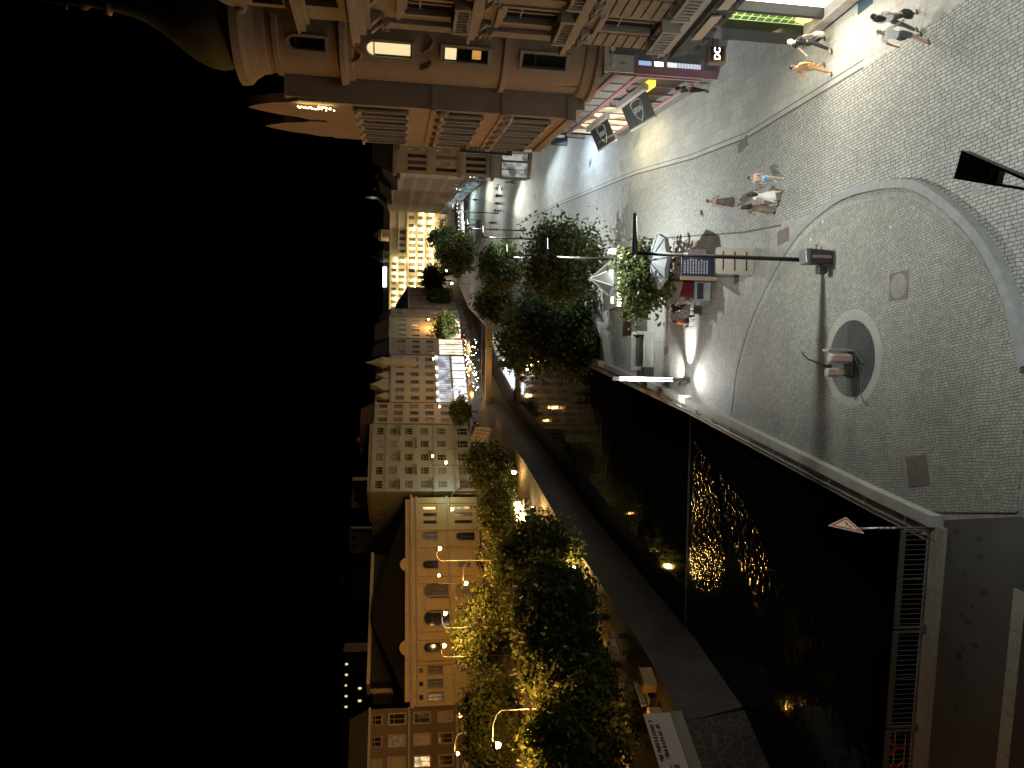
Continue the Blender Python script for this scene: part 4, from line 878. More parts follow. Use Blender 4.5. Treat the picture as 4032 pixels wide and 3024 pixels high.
for k in range(7): cafe.hexa([(*(bo+tw_*(LW*k/7)+nw_*.05), 4.2), (*(bo+tw_*(LW*(k+.9)/7)+nw_*.05), 4.2), (*(bo+tw_*(LW*(k+.9)/7)+nw_*1.5), 3.5), (*(bo+tw_*(LW*k/7)+nw_*1.5), 3.5), (*(bo+tw_*(LW*k/7)+nw_*.05), 4.28), (*(bo+tw_*(LW*(k+.9)/7)+nw_*.05), 4.28), (*(bo+tw_*(LW*(k+.9)/7)+nw_*1.5), 3.58), (*(bo+tw_*(LW*k/7)+nw_*1.5), 3.58)])
cafe.build('awning', mat('striped_cloth', (.4, .38, .3), .8, 2, .5), white)
for u, hh_ in ((3, 1.2), (8, 2), (14, 1.5)): chimney(white, 14+u*.5, 2, 21.7, 23+hh_)
# hillside roof dormers stay with the brown hall behind the white house
rows5 = lambda H, n0=4.8: [(z, 1.9, 1.2, False, {'sur': .15}) for z in np.arange(n0, H-2.2, 3.45)]
e4 = building('town_house', 'tan five-storey house with a red roof, next to the white flat-roofed house', 'building', [(-8.9, 170), (-4.6, 175.5)], 21.4, [{'rows': rows5(21), 'cols': 3}], pl_cream, tile_red, depth=12, roof='mansard', rh=3, rs=.8, cornices=[(4.2, .3, .3), (20.9, .45, .45)])
e3 = building('town_house', 'cream gabled house with small turrets above a white glowing glass veranda', 'building', [(-4.4, 176), (6.6, 189)], 18.2, [{'rows': rows5(18.2, 8.0), 'cols': 6}], pl_cream, tile_red, depth=12, roof='mansard', rh=3.4, rs=.75, cornices=[(7.4, .35, .5), (17.7, .45, .5)])
def gablet(o, u, w_, z, t, n, s, h, mt): c = t*u+n*w_; MB().extr([(-s, 0), (s, 0), (s, h*.35), (s*.45, h*.6), (0, h), (-s*.45, h*.6), (-s, h*.35)], (*c, z), (*t, 0), (0, 0, 1), (*(-n*1.5), 0)).build('gable', mt, o)
t3 = (Vector((6.6, 189))-Vector((-4.4, 176))).normalized(); n3 = Vector((t3.y, -t3.x))
for u, s, h in ((2.0, 1.1, 3.2), (6.0, 2.0, 4.4), (9.5, 1.1, 3.2)): gablet(e3, u, .1, 18.25, t3, n3, s, h, pl_cream)
q3 = t3*14; MB().lathe([(1.3, 12), (1.3, 19.5), (1.5, 19.6), (1.5, 20), (.9, 21.5), (.5, 22.5), (.1, 24)], (q3.x, q3.y), 14).build('turret', pl_cream, e3)
shopstrip((-4.4, 176), (6.6, 189), .4, 3.4, 6, glow_room('veranda_white', (.95, .96, 1), 1.9, .45, .5), whitef, e3); shopstrip((-4.4, 176), (6.6, 189), 4.0, 6.9, 13, glow_room('veranda_upper', (.75, .87, 1), 1.0, .25, .5), whitef, e3)
for u in (.2, 3, 6, 9, 12, 16): MB().ball((*(t3*u+n3*.5), 7.2), .22, seg=8).build('veranda_lamp', emit('cool_bulb', (.9, .95, 1), 14), e3)
e2 = building('town_house', 'narrow ornate house with a tall stepped bay and bright shop lights', 'building', [(6.9, 189.6), (11, 195)], 18.6, [{'rows': rows5(18.6, 7.6), 'cols': 3}], pl_brown, slate, depth=12, roof='mansard', rh=4, rs=.7, cornices=[(18.1, .45, .45)])
shopstrip((6.9, 189.6), (11, 195), .4, 6.2, 3, glow_room('shop_warm', (1, .86, .6), 2.2, .4, .5), whitef, e2)
e1 = building('town_house', 'brown house with two lit upper windows, second from the far footbridge trees', 'building', [(11.3, 195.5), (17.3, 207)], 18.9, [{'rows': [(7.6, 1.9, 1.1, False, {'lit': {1: lit_cream, 2: lit_warm}}), (11.0, 1.9, 1.1, False, {'lit': {2: lit_cream}}), (14.4, 1.9, 1.1, False)], 'cols': 4}], pl_cream, tile_red, depth=12, roof='mansard', rh=3.5, rs=.75, cornices=[(18.4, .45, .45)])
shopstrip((11.3, 195.5), (17.3, 207), .4, 4.6, 4, glow_room('shop_gold', (1, .9, .65), 2.4, .4, .5), whitef, e1)
e0 = building('town_house', 'dim brown house with a pale shop, its gable left of the red-brown roof', 'building', [(17.5, 207.5), (20.5, 216)], 18.5, [{'rows': rows5(18.5), 'cols': 3}], pl_brown, slate, depth=10, roof='mansard', rh=3, rs=.7)
e00 = building('town_house', 'red-brown house with a steep dark roof in front of the floodlit hotel', 'building', [(20.8, 216.5), (29.6, 240)], 13.8, [{'rows': rows5(13.8, 4.0), 'cols': 5}], pl_red, slate, depth=12, roof='mansard', rh=3.6, rs=.35, cornices=[(13.3, .4, .4)])
# near left: dark arcaded house and pale wing with round windows
na, nb = (-66, 123.5), (-54.3, 129.5)
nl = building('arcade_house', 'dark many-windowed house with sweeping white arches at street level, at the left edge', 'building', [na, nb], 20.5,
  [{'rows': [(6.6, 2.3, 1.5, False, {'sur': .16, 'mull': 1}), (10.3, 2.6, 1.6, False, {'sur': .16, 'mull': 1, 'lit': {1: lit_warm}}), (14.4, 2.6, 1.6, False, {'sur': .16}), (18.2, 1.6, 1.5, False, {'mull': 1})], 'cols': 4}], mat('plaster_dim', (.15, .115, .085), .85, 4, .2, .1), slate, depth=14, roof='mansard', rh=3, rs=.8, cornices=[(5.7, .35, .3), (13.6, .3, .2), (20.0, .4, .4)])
tn = (Vector(nb)-Vector(na)).normalized(); nn_ = Vector((tn.y, -tn.x)); ar_ = MB()
for u in (3.3, 9.6):
    for k in range(12):
        a0, a1 = PI*k/12, PI*(k+1)/12; P = []
        for r_, a in ((2.4, a0), (3.1, a0), (3.1, a1), (2.4, a1)): P.append((u+r_*math.cos(a), 1.4+r_*1.25*math.sin(a)))
        ar_.hexa([(*(tn*a_+nn_*.02), b_) for a_, b_ in P] + [(*(tn*a_+nn_*1.4), b_) for a_, b_ in P])
ar_.build('arch', pl_cream, nl)
MB().hexa([(*(tn*.6+nn_*.01), .2), (*(tn*12.5+nn_*.01), .2), (*(tn*12.5+nn_*.06), .2), (*(tn*.6+nn_*.06), .2), (*(tn*.6+nn_*.01), 4.4), (*(tn*12.5+nn_*.01), 4.4), (*(tn*12.5+nn_*.06), 4.4), (*(tn*.6+nn_*.06), 4.4)]).build('arcade_window', winglass, nl)
q = tn*2.2+nn_*1.5; MB().hexa([(*(tn*.8+nn_*1.45), 2.2), (*(tn*1.9+nn_*1.45), 2.2), (*(tn*1.9+nn_*1.6), 2.2), (*(tn*.8+nn_*1.6), 2.2), (*(tn*.8+nn_*1.45), 4.2), (*(tn*1.9+nn_*1.45), 4.2), (*(tn*1.9+nn_*1.6), 4.2), (*(tn*.8+nn_*1.6), 4.2)]).build('lit_panel', emit('panel_blue_white', (.85, .92, 1), 8), nl)
pw = building('pale_wing', 'pale wall with three round windows rising behind the ornate hall at the left', 'building', [(-57, 143), (-46.5, 150)], 20.2, [{'rows': [], 'cols': 3}], pl_cream, slate, depth=10, roof='flat', parapet=.4, cornices=[(19.6, .4, .4)])
tp_ = (Vector((-46.5, 150))-Vector((-57, 143))).normalized(); np_ = Vector((tp_.y, -tp_.x))
for u in (2.4, 6.0, 9.6):
    mb = MB(); c = tp_*u+np_*.03
    mb.extr([(.55*math.cos(2*PI*i/14), .65*math.sin(2*PI*i/14)) for i in range(14)], (*c, 18.3), (*tp_, 0), (0, 0, 1), (*(np_*.05), 0)); mb.build('window', winglass, pw)
# houses on the dark hillside
for (y, xb_, xt, Y, ww_, lit_, lab, mt, rf) in [(1262, 792, 735, 215, 9, 0, 'big steep brown-roofed house on the dark hill above the ornate hall', pl_red, tile_red), (1068, 775, 748, 225, 8, 0, 'pale house high on the dark hill above the white flat-roofed house', pl_cream, slate), (1172, 770, 745, 222, 6, 0, 'small house with two dark windows on the hill, left of the white house', pl_cream, slate), (1480, 765, 715, 235, 20, 5, 'dark building on the hill with a row of five small lit windows', pl_brown, slate), (1500, 785, 752, 200, 8, 2, 'dark house on the hill with two lit windows above the pale wing', pl_brown, slate)]:
    c = w(xb_, y, Y); t_ = w(xt, y, Y); H = max(4, t_.z-c.z)
    o = thing('hill_house', lab, 'house', (c.x, c.y, 0)); MB().box(-ww_/2, ww_/2, 0, 8, 0, c.z+H*.5).build('wall', mt, o)
    b = MB(); z0 = c.z+H*.5; b.hexa([(-ww_/2-.4, -.4, z0), (ww_/2+.4, -.4, z0), (ww_/2+.4, 8.4, z0), (-ww_/2-.4, 8.4, z0), (-ww_*.12, 3.5, z0+H*.6), (ww_*.12, 3.5, z0+H*.6), (ww_*.12, 4.5, z0+H*.6), (-ww_*.12, 4.5, z0+H*.6)]); b.build('roof', rf, o)
    for k in range(max(2, lit_)):
        x = (k-(max(2, lit_)-1)/2)*(ww_*.8/max(2, lit_)); hx = .28 if lit_ else .5; MB().box(x-hx, x+hx, -.05, .02, z0-1.2-hx, z0-.7).box(x-.03, x+.03, -.08, -.05, z0-1.2-hx, z0-.7).build('window', (lit_cream if lit_ else winglass), o)
# floodlit grand hotel closing the valley
pa, pb, pc, pd = (20.5, 305), (47.0, 300), (58.8, 298), (70, 293)
ptrim = mat('hotel_trim', (.62, .55, .42), .8, 6, .1, .1); pcr = mat('hotel_cream', (.60, .52, .38), .85, 5, .12, .1)
prow = [(3.9, 2.0, 1.3, False), (7.2, 2.1, 1.3, False), (10.2, 2.5, 1.4, True), (14.2, 2.2, 1.2, False), (17.3, 2.0, 1.2, False)]
hotel = building('grand_hotel', 'floodlit cream grand hotel with five rows of windows closing the end of the valley', 'building', [pa, pb, pc, pd], 20.2,
   [{'rows': prow, 'cols': 11}, {'rows': prow[:4], 'cols': 5}, {'rows': [(4, 2.2, 1.3, False), (7.6, 2.2, 1.3, False), (11, 2, 1.3, False)], 'cols': 4}], pcr, slate, back=[(76, 318), (22, 322)], roof='mansard', rh=2.2, rs=.94, cornices=[(6.4, .3, .3), (9.5, .3, .3), (13.4, .4, .4), (16.7, .3, .3), (19.7, .5, .5)])
tt = (Vector(pb)-Vector(pa)).normalized(); nh = Vector((tt.y, -tt.x)); LH = (Vector(pb)-Vector(pa)).length
dmb = Vector(pc)-Vector(pa)
MB().lathe([(2.6, 20.3), (2.6, 22.2), (2.9, 22.3), (2.3, 23.6), (1.3, 24.8), (.5, 25.6), (.1, 27)], ((Vector(pb)-Vector(pa)).x+1.5, (Vector(pb)-Vector(pa)).y+1), 16).build('dome', copper, hotel)
MB().lathe([(2.4, 20.3), (2.4, 23), (2.6, 23.1), (2.0, 24.4), (1.0, 25.4), (.1, 26.4)], (dmb.x-2.5, dmb.y+1), 16).build('dome', pcr, hotel)
q = tt*(LH*.62)+nh*.2; MB().hexa([(*(q), 21.1), (*(q+tt*7.6), 21.1), (*(q+tt*7.6-nh*.3), 21.1), (*(q-nh*.3), 21.1), (*q, 22.5), (*(q+tt*7.6), 22.5), (*(q+tt*7.6-nh*.3), 22.5), (*(q-nh*.3), 22.5)]).build('roof_sign', emit('roof_sign_white', (.92, 1, .95), 6), hotel)
lampb = emit('uplight_bulb', (1, .8, .45), 30)
hl = []
for i in range(12):
    for z in (3.6, 7.0, 10.1, 14.0, 17.1):
        if (i+int(z)) % 5 == 4: continue
        hl.append((tt*(LH*i/11)+nh*.55, z))
for k in range(6):
    for z in (3.8, 7.4, 10.8): hl.append((Vector(pb)-Vector(pa)+(Vector(pc)-Vector(pb))*((k+.0)/5)+nh*.6, z))
for k in range(5):
    for z in (3.8, 7.2): hl.append((Vector(pc)-Vector(pa)+(Vector(pd)-Vector(pc))*((k)/4)+nh*.6, z))
for p, z in hl:
    MB().ball((p.x, p.y, z), (.16, .16, .22), seg=6, rings=4).build('floodlight', lampb, hotel)
# lit stone spire on the hill behind
sp_ = thing('spire', 'small white lit spire standing on the dark hill above the street end', 'spire', (78.3, 332, 0)); MB().lathe([(1.6, 0), (1.6, 18), (1.5, 22.6), (.9, 23.5), (.8, 26), (.5, 26.2), (.55, 28.2), (.1, 31)], seg=8).box(-.7, .7, -.1, .1, 28.3, 28.55).build('shaft', mat('white_stone', (.7, .7, .66), .8, 5, .1), sp_)
# dark wooded hills
def hill(name, pts, base, mt, seed):
    r_ = random.Random(seed); mb = MB(); n = 48; rows = 10; V = []
    for j in range(rows):
        for i in range(n):
            s = i/(n-1); x = pts[0][0]+(pts[-1][0]-pts[0][0])*s; k = s*(len(pts)-1); a = int(min(k, len(pts)-2)); f_ = k-a
            h = pts[a][2]*(1-f_)+pts[a+1][2]*f_; y = pts[a][1]*(1-f_)+pts[a+1][1]*f_; e = j/(rows-1)
            V.append((x, y+e*150, base+h*math.sin(e*PI*.5)*r_.uniform(.92, 1.06)))
    mb.v = V
    for j in range(rows-1):
        for i in range(n-1): mb.f.append((j*n+i, j*n+i+1, (j+1)*n+i+1, (j+1)*n+i)); mb.m.append(0)
    return tag(mb.build(name, mt, smooth=True), kind='structure')
wood = mat('dark_woodland', (.018, .024, .012), .95, .8, .5, .6)
hill('hill', [(-420, 150, 70), (-150, 190, 55), (-70, 215, 40), (-10, 260, 30), (40, 345, 25), (110, 345, 40), (200, 300, 70), (420, 250, 110)], -1, wood, 4)
# ------------------------------------------------------------------ far footbridge with terrace
fb = thing('footbridge', 'flat footbridge with amber-lit edge crossing the river in the distance', 'bridge', (3.7, 144, 0))
MB().box(-8.6, 9.6, -1.4, 1.6, -.95, -.05).build('deck', mat('bridge_side', (.42, .30, .16), .8, 5, .15), fb)
MB().box(-8.6, 9.6, -1.46, -1.41, -.05, .12).box(-8.6, 9.6, -1.44, -1.38, .95, 1.02).build('rail', mat('rail_brown', (.3, .22, .13), .6, 9, .2), fb)
for k in range(46): MB().tube([(-8.5+k*.4, -1.41, .12), (-8.5+k*.4, -1.41, .95)], .018, 5).build('baluster', greymetal, fb)
MB().box(-.6, .6, -1.2, 1.4, -3.6, -.96).build('pier', quay, fb)
cloth = mat('parasol_cream', (.55, .42, .25), .85, 6, .12)
def parasol(name, label, x, y, r, z, h, mt, folded=False, group=None, n=8):
    o = thing(name, label, 'parasol', (x, y, 0), group=group); MB().tube([(0, 0, 0), (0, 0, z+h)], .04, 8).lathe([(.3, 0), (.3, .08), (.05, .12)], seg=12).build('pole', greymetal, o)
    if folded: MB().lathe([(.05, z+h), (.12, z+h*.7), (.25, z+h*.2), (.2, z)], seg=8).build('canopy', mt, o)
    else:
        mb = MB(); 
        for k in range(n):
            a0, a1 = 2*PI*k/n, 2*PI*(k+1)/n; m_ = (a0+a1)/2
            A, B = (r*math.cos(a0), r*math.sin(a0), z), (r*math.cos(a1), r*math.sin(a1), z); M = (r*.93*math.cos(m_), r*.93*math.sin(m_), z+.06)
            mb.q([A, M, (0, 0, z+h)]); mb.q([M, B, (0, 0, z+h)]); mb.q([A, (A[0], A[1], z-.22), (M[0], M[1], z-.18), M]); mb.q([M, (M[0], M[1], z-.18), (B[0], B[1], z-.22), B])
        mb.build('canopy', mt, o)
    return o
for i, (x, y, lab, fo) in enumerate([(7.0, 158, 'cream terrace parasol nearest the far footbridge middle', False), (2.5, 153, 'cream terrace parasol beside the strings of white lights', False), (-1.5, 150, 'large cream parasol at the left end of the terrace', False), (9.0, 160, 'closed pointed cream parasol at the right of the terrace', True), (4.8, 156, 'closed cream parasol among the terrace lights', True)]):
    parasol('terrace_parasol', lab, x, y, 2.1 if not fo else 1, 2.1, .9, cloth, fo, 'parasols of the riverside terrace')
tr_ = thing('terrace_lights', 'strings of bright small bulbs over the riverside terrace by the footbridge', 'string lights', (3, 152, 0)); r_ = random.Random(9); mb = MB()
for k in range(60): mb.ball((r_.uniform(-5, 6), r_.uniform(-4, 5), r_.choice([1.1, 1.6, 2.6, 3.0])+r_.uniform(-.3, .3)), r_.uniform(.05, .12), seg=6, rings=4)
mb.build('bulbs', emit('terrace_bulb', (1, .86, .6), 22), tr_); MB().tube([(-5, 0, 0), (-5, 0, 3.3)], .04).tube([(6, 0, 0), (6, 0, 3.3)], .04).tube([(-5, 0, 3.3), (.5, 0, 2.7), (6, 0, 3.3)], .015).build('wires', blackmetal, tr_)
# big stretched sail canopies left of the footbridge
sl_ = thing('sail_awning', 'large amber-lit sail awning stretched over the left terrace', 'awning', (-6.2, 128, 0))
mb = MB(); n = 10
for i in range(n):
    for j in range(4):
        def S(a, b): return (-3.2+b*2.6-a*1.2, -13+a*26, 2.9-1.0*math.sin(a*PI)*.5-b*.9+.3*math.sin(a*9))
        mb.q([S(i/n, j/4), S((i+1)/n, j/4), S((i+1)/n, (j+1)/4), S(i/n, (j+1)/4)])
c_ = mb.build('cloth', mat('sail_cloth', (.5, .38, .22), .85, 4, .15), sl_, smooth=True)
sd = c_.modifiers.new('thick', 'SOLIDIFY'); sd.thickness = .03
for a, b in ((-3.4, -12), (-4, 0), (-4.4, 12), (-1, -12), (-1.6, 12)): MB().tube([(a, b, 0), (a, b, 3.0)], .05).build('mast', greymetal, sl_)
# ------------------------------------------------------------------ street lamps
bulbS = emit('sodium_bulb', (1, .62, .2), 38)
def goose(label, poley, Y, heads, power=1500):
    X = w(950, poley, Y).x; o = thing('street_lamp', label, 'street lamp', (X, Y, 0), group='amber street lamps of the left bank')
    tops = []
    for i, hd in enumerate(heads):
        h = w(hd[0], hd[1], Y); dx = h.x-X; z = h.z; tops.append(z)
        MB().tube([(0, 0, z-1.3), (0, 0, z-.3), (dx*.12, 0, z+.02), (dx*.4, 0, z+.28), (dx*.8, 0, z+.3), (dx, 0, z+.26)], .05, 7).build('arm', greymetal, o, smooth=True)
        hd_ = MB().lathe([(.08, .34), (.2, .26), (.3, .12), (.3, .06)], seg=12).build('hood', greymetal, o, (dx, 0, z)); MB().ball((0, 0, -.06), (.23, .23, .26), seg=12, rings=8).build('lamp', bulbS, o, (dx, 0, z), smooth=True)
        light('POINT', (X+dx, Y, z-.45), power, SOD, .2, parent=o)
    mz = max(tops); MB().tube([(0, 0, 0), (0, 0, 1), (0, 0, mz-.9)], [.1, .075, .055], 9).build('pole', greymetal, o, smooth=True)
    return o
LP = [('amber gooseneck street lamp nearest the camera, in the left trees', 1540, 55, [(1072, 1610)], 12000), ('tall amber street lamp behind the nearest left tree', 1586, 95, [(987, 1628)], 5000),
  ('amber street lamp with two arms in front of the ornate hall', 1212, 93, [(948, 1185), (1005, 1260)], 3600), ('amber street lamp by the three big arches of the hall', 1357, 93, [(960, 1325)], 2600),
  ('amber street lamp between the trees and the hall arch window', 1420, 92, [(958, 1395)], 2600), ('amber street lamp before the pale round-windowed wing', 1520, 98, [(993, 1545)], 1200),
  ('distant amber street lamp beside the two-armed one', 1262, 130, [(947, 1243)], 900), ('amber street lamp near the shared corner of hall and white house', 1066, 112, [(975, 1100)], 750),
  ('amber street lamp before the white house, tallest pole by the sail awning', 970, 126, [(962, 999)], 350), ('amber street lamp high before the white house front', 1005, 148, [(933, 985)], 220),
  ('amber street lamp above the round clipped tree', 862, 150, [(948, 878)], 700), ('amber street lamp before the glowing glass veranda', 760, 172, [(935, 775)], 900), ('farthest amber street lamp, near the red-brown house', 676, 200, [(925, 690)], 1500)]
for a in LP: goose(*a)
for i, (px, Y) in enumerate([((906, 1335), 50), ]): pass
# distant small globes along the far river path
for i, (x, y, lab) in enumerate([(950, 541, 'first globe lamp of the far riverside path'), (957, 562, 'second globe lamp of the far riverside path'), (964, 585, 'third globe lamp of the far riverside path'), (976, 612, 'nearest bright globe lamp of the far riverside path')]):
    Y = 215-i*13; p = w(x, y, Y); o = thing('path_lamp', lab, 'path lamp', (p.x, Y, 0), group='white globe lamps on the far path'); MB().tube([(0, 0, 0), (0, 0, p.z)], .05).build('pole', blackmetal, o); MB().ball((0, 0, p.z), .24).build('globe', emit('globe_white', (1, .95, .82), 26), o, smooth=True)
    light('POINT', (p.x, Y-.5, p.z), 160, (1, .93, .8), .2, parent=o)
# flat-arm street lamps of the plaza (dark masts, straight arm to the street)
def mast(label, x, y, zt, arm=1.5, power=900, da=0, vis=True):
    o = thing('plaza_lamp', label, 'street lamp', (x, y, 0), group='dark flat-arm lamps along the plaza')
    MB().tube([(0, 0, 0), (0, 0, .9)], .11, 12).tube([(0, 0, .9), (0, 0, zt-.05)], [.085, .07], 12).build('mast', blackmetal, o, smooth=True)
    MB().tube([(0, 0, zt*.73), (0, 0, zt*.73+.14)], .095, 12).build('collar', steel, o)
    b = MB(); b.hexa([(-.08, -.09, zt-.1), (arm, -.06+da, zt-.04), (arm, .06+da, zt-.04), (-.08, .09, zt-.1), (-.08, -.09, zt+.06), (arm, -.06+da, zt+.05), (arm, .06+da, zt+.05), (-.08, .09, zt+.06)]); b.build('arm', blackmetal, o)
    MB().hexa([(arm*a_, b_, zt-.1+.06*a_-c_) for c_ in (.016, .002) for a_, b_ in ((.4, -.025), (.92, -.025), (.92, .025), (.4, .025))]).build('led_strip', emit('led_white', LED, 12), o)
    light('SPOT', (x+arm*.65, y, zt-.3), power*2.15, LED, .07, aim=(x+arm*.65+1.3, y, 0), spot=155, blend=.7, parent=o)
    return o
mast('dark plaza street lamp standing by the litter bin, the whole mast in view', 5.0, 28.0, 7.72, 1.5, 1150)
p2 = w(1180, 555, 45.7); mast('dark plaza street lamp rising behind the tree and kiosk', p2.x, 45.7, p2.z, 1.25, 3000)
p3 = w(1093, 556, 63.2); mast('third dark plaza street lamp, half in leaves', p3.x, 63.2, p3.z, 1.2, 2300)
mast('dark plaza street lamp further along the trees', p3.x+5.0, 81, 7.8, 1.3, 1300)
mast('dark plaza street lamp beside the far outdoor tables', 20.2, 100, 7.8, 1.3, 1500)
mast('farthest dark plaza street lamp at the bend', 28.6, 128, 7.8, 1.3, 1700)
# near lamp: its broad forked head reaches into the lower right of the view
nl_ = thing('plaza_lamp', 'broad black lamp head of the nearest street lamp, seen from above', 'street lamp', (2.6, 10.3, 0), group='dark flat-arm lamps along the plaza')
def hp(x, y, z): v = g(x, y, z); return (v.x-2.6, v.y-10.3, z)
zt = 6.75
def slab(px4, z0, z1, mt, nm): 
    MB().hexa([hp(*p, z1)[:2]+(z0,) for p in px4] + [hp(*p, z1) for p in px4]).build(nm, mt, nl_)
slab([(2060, 384), (2150, 402), (2160, 362), (2077, 326)], zt-.12, zt, blackmetal, 'lamp_head')
slab([(2060, 386), (2250, 418), (2250, 412), (2060, 381)], zt-.1, zt+.03, blackmetal, 'arm')
slab([(2074, 331), (2250, 406), (2250, 399), (2077, 325)], zt-.1, zt+.06, blackmetal, 'arm')
slab([(2135, 386), (2141, 387), (2150, 358), (2144, 356)], zt-.02, zt+.04, granite, 'joint_plate')
slab([(2078, 335), (2090, 342), (2093, 338), (2081, 331)], zt, zt+.03, granite, 'clip')
slab([(2066, 380), (2110, 388), (2110, 386), (2066, 378)], zt, zt+.015, mat('label_strip', (.5, .5, .5), .6, 9, .1), 'strip')
e_ = Vector(hp(2250, 410, zt)); MB().tube([(e_.x, e_.y, 0), (e_.x, e_.y, zt)], .09, 12).build('mast', blackmetal, nl_)
lp = g(2100, 365, 6.6); light('SPOT', (lp.x, lp.y, 6.55), 2700, LED, .15, aim=(lp.x+1.5, lp.y+4, 0), spot=160, blend=.7, parent=nl_)
mast('added plaza fill lamp behind the viewpoint, outside the view', -1.0, -7.0, 7.72, 1.5, 4200)  # added fill: lights facades and figures from the camera side
mast('added plaza fill lamp to the right of the viewpoint, outside the view', 12.5, 14.0, 7.72, -1.2, 900)  # unseen mast added to brighten the near plaza
sl2 = thing('street_lamp', 'amber street lamp on the bridge, outside the view at the left', 'street lamp', (-17, 14.5, 0), group='amber street lamps of the left bank')
MB().tube([(0, 0, 0), (0, 0, 8.2)], [.1, .06], 9).build('pole', greymetal, sl2); MB().ball((0, 0, 8.4), .25).build('lamp', bulbS, sl2); light('POINT', (-17, 14.5, 7.9), 600, SOD, .2, parent=sl2)
# lamp column by the river parapet
lc = thing('light_column', 'tall glowing light column on the plaza beside the river parapet', 'light column', (.38, 41.9, 0))
MB().lathe([(.17, 0), (.17, .03), (.11, .04), (.11, .95), (.12, .96), (.12, 1.0)], seg=20).build('base', greymetal, lc, smooth=False)
for dx in (-.075, .075): MB().box(dx-.028, dx+.028, -.1, -.04, 1.05, 4.15).build('light_strip', emit('column_strip', (.96, 1, 1), 9), lc)
MB().box(-.045, .045, -.09, .1, 1.0, 4.15).box(-.11, -.103, -.1, .1, 1, 4.15).box(.103, .11, -.1, .1, 1, 4.15).box(-.11, .11, .06, .1, 1, 4.15).build('body', steel, lc)
MB().box(-.11, .11, -.11, .11, 4.15, 4.55).build('cap', greymetal, lc)
for tgt, pw_, an in (((4.6, 41.7, 0), 900, 52), ((1.9, 45.2, 0), 420, 58), ((.55, 38.2, 0), 170, 80), ((-3.2, 42.2, .4), 260, 56)):
    d = Vector((tgt[0]-.38, tgt[1]-41.9)).normalized()
    light('SPOT', (.38+d.x*.16, 41.9+d.y*.16, .93), pw_*3.6, (1, .99, .96), .03, aim=(.38+d.x*2.0, 41.9+d.y*2.0, 0), spot=an, blend=.95, parent=lc)
light('POINT', (.38, 41.5, 3.2), 420, (1, 1, .97), .1, parent=lc)
# ------------------------------------------------------------------ light given off by shop windows and signs, plus an added fill at the hall
light('AREA', (13.6, 26.2, 2.6), 400, (1, .93, .76), aim=(6, 26.6, .2), size=(2.5, 2.2))
light('AREA', (14.0, 28.6, 2.4), 50, (1, .95, .5), aim=(8, 28.6, 0), size=(1.6, 2))
light('AREA', (18.5, 38.4, 2.6), 55, (.85, .92, 1), aim=(16, 33, 0), size=(4, 2))
light('AREA', (16.9, 49.5, 2.4), 260, (1, .88, .5), aim=(14, 50, 0), size=(5, 1.5))
light('AREA', (24.6, 79, 2.4), 800, (.72, .9, 1), aim=(17, 78, 0), size=(14, 2))
light('AREA', (21.0, 64.5, 2.4), 572, (.6, .8, 1), aim=(15, 66, 0), size=(6, 2))
light('AREA', (27.2, 104, 2.6), 1300, (.95, 1, .88), aim=(22, 103, 0), size=(13, 2.4))
light('AREA', (37.0, 138, 3.6), 2800, (.95, .95, .8), aim=(30, 138, 0), size=(18, 2))
light('AREA', (43, 168, 3.6), 3600, (.75, 1, .95), aim=(38, 168, 0), size=(24, 2))
light('AREA', (49.5, 208, 3.6), 5000, (.85, 1, .95), aim=(47, 210, 0), size=(30, 2))
light('POINT', (16.6, 39.6, 2.9), 10, (1, .7, .1), .15)
# veranda, terrace, greenish lamp by the white house
light('AREA', (2.2, 180.5, 4.5), 2600, (.85, .93, 1), aim=(6, 170, 0), size=(14, 5))
light('AREA', (13, 196, 3.5), 1500, (1, .86, .6), aim=(16, 188, 0), size=(12, 4))
light('POINT', (3, 151.5, 2.3), 700, (1, .7, .35), .3); light('POINT', (-2.2, 148.2, 2.2), 500, (1, .62, .25), .3); light('POINT', (7, 155, 2.3), 500, (1, .7, .35), .3)
light('POINT', (-6.0, 126, 1.6), 120, SOD, .2); light('POINT', (3.5, 139.5, 1.2), 300, (1, .6, .22), .2)
light('POINT', (-20.4, 154.2, 6.2), 480, (.78, 1, .80), .2); light('POINT', (-13, 158.5, 5.0), 160, (1, .85, .5), .2)
for p, z in hl: light('POINT', (20.5+p.x, 305+p.y-.25, z+.35), 300, (1, .76, .38), .1)
light('SPOT', (77, 326.5, 14), 8000, (1, 1, .9), .2, aim=(78.3, 332, 26), spot=60)
light('POINT', (-31.5, 138.8, 3.6), 420, SOD, .2); light('POINT', (40, 280, 2), 2500, (1, .85, .55), .3)  # the amber one is a fill added to brighten the hall's lower wall
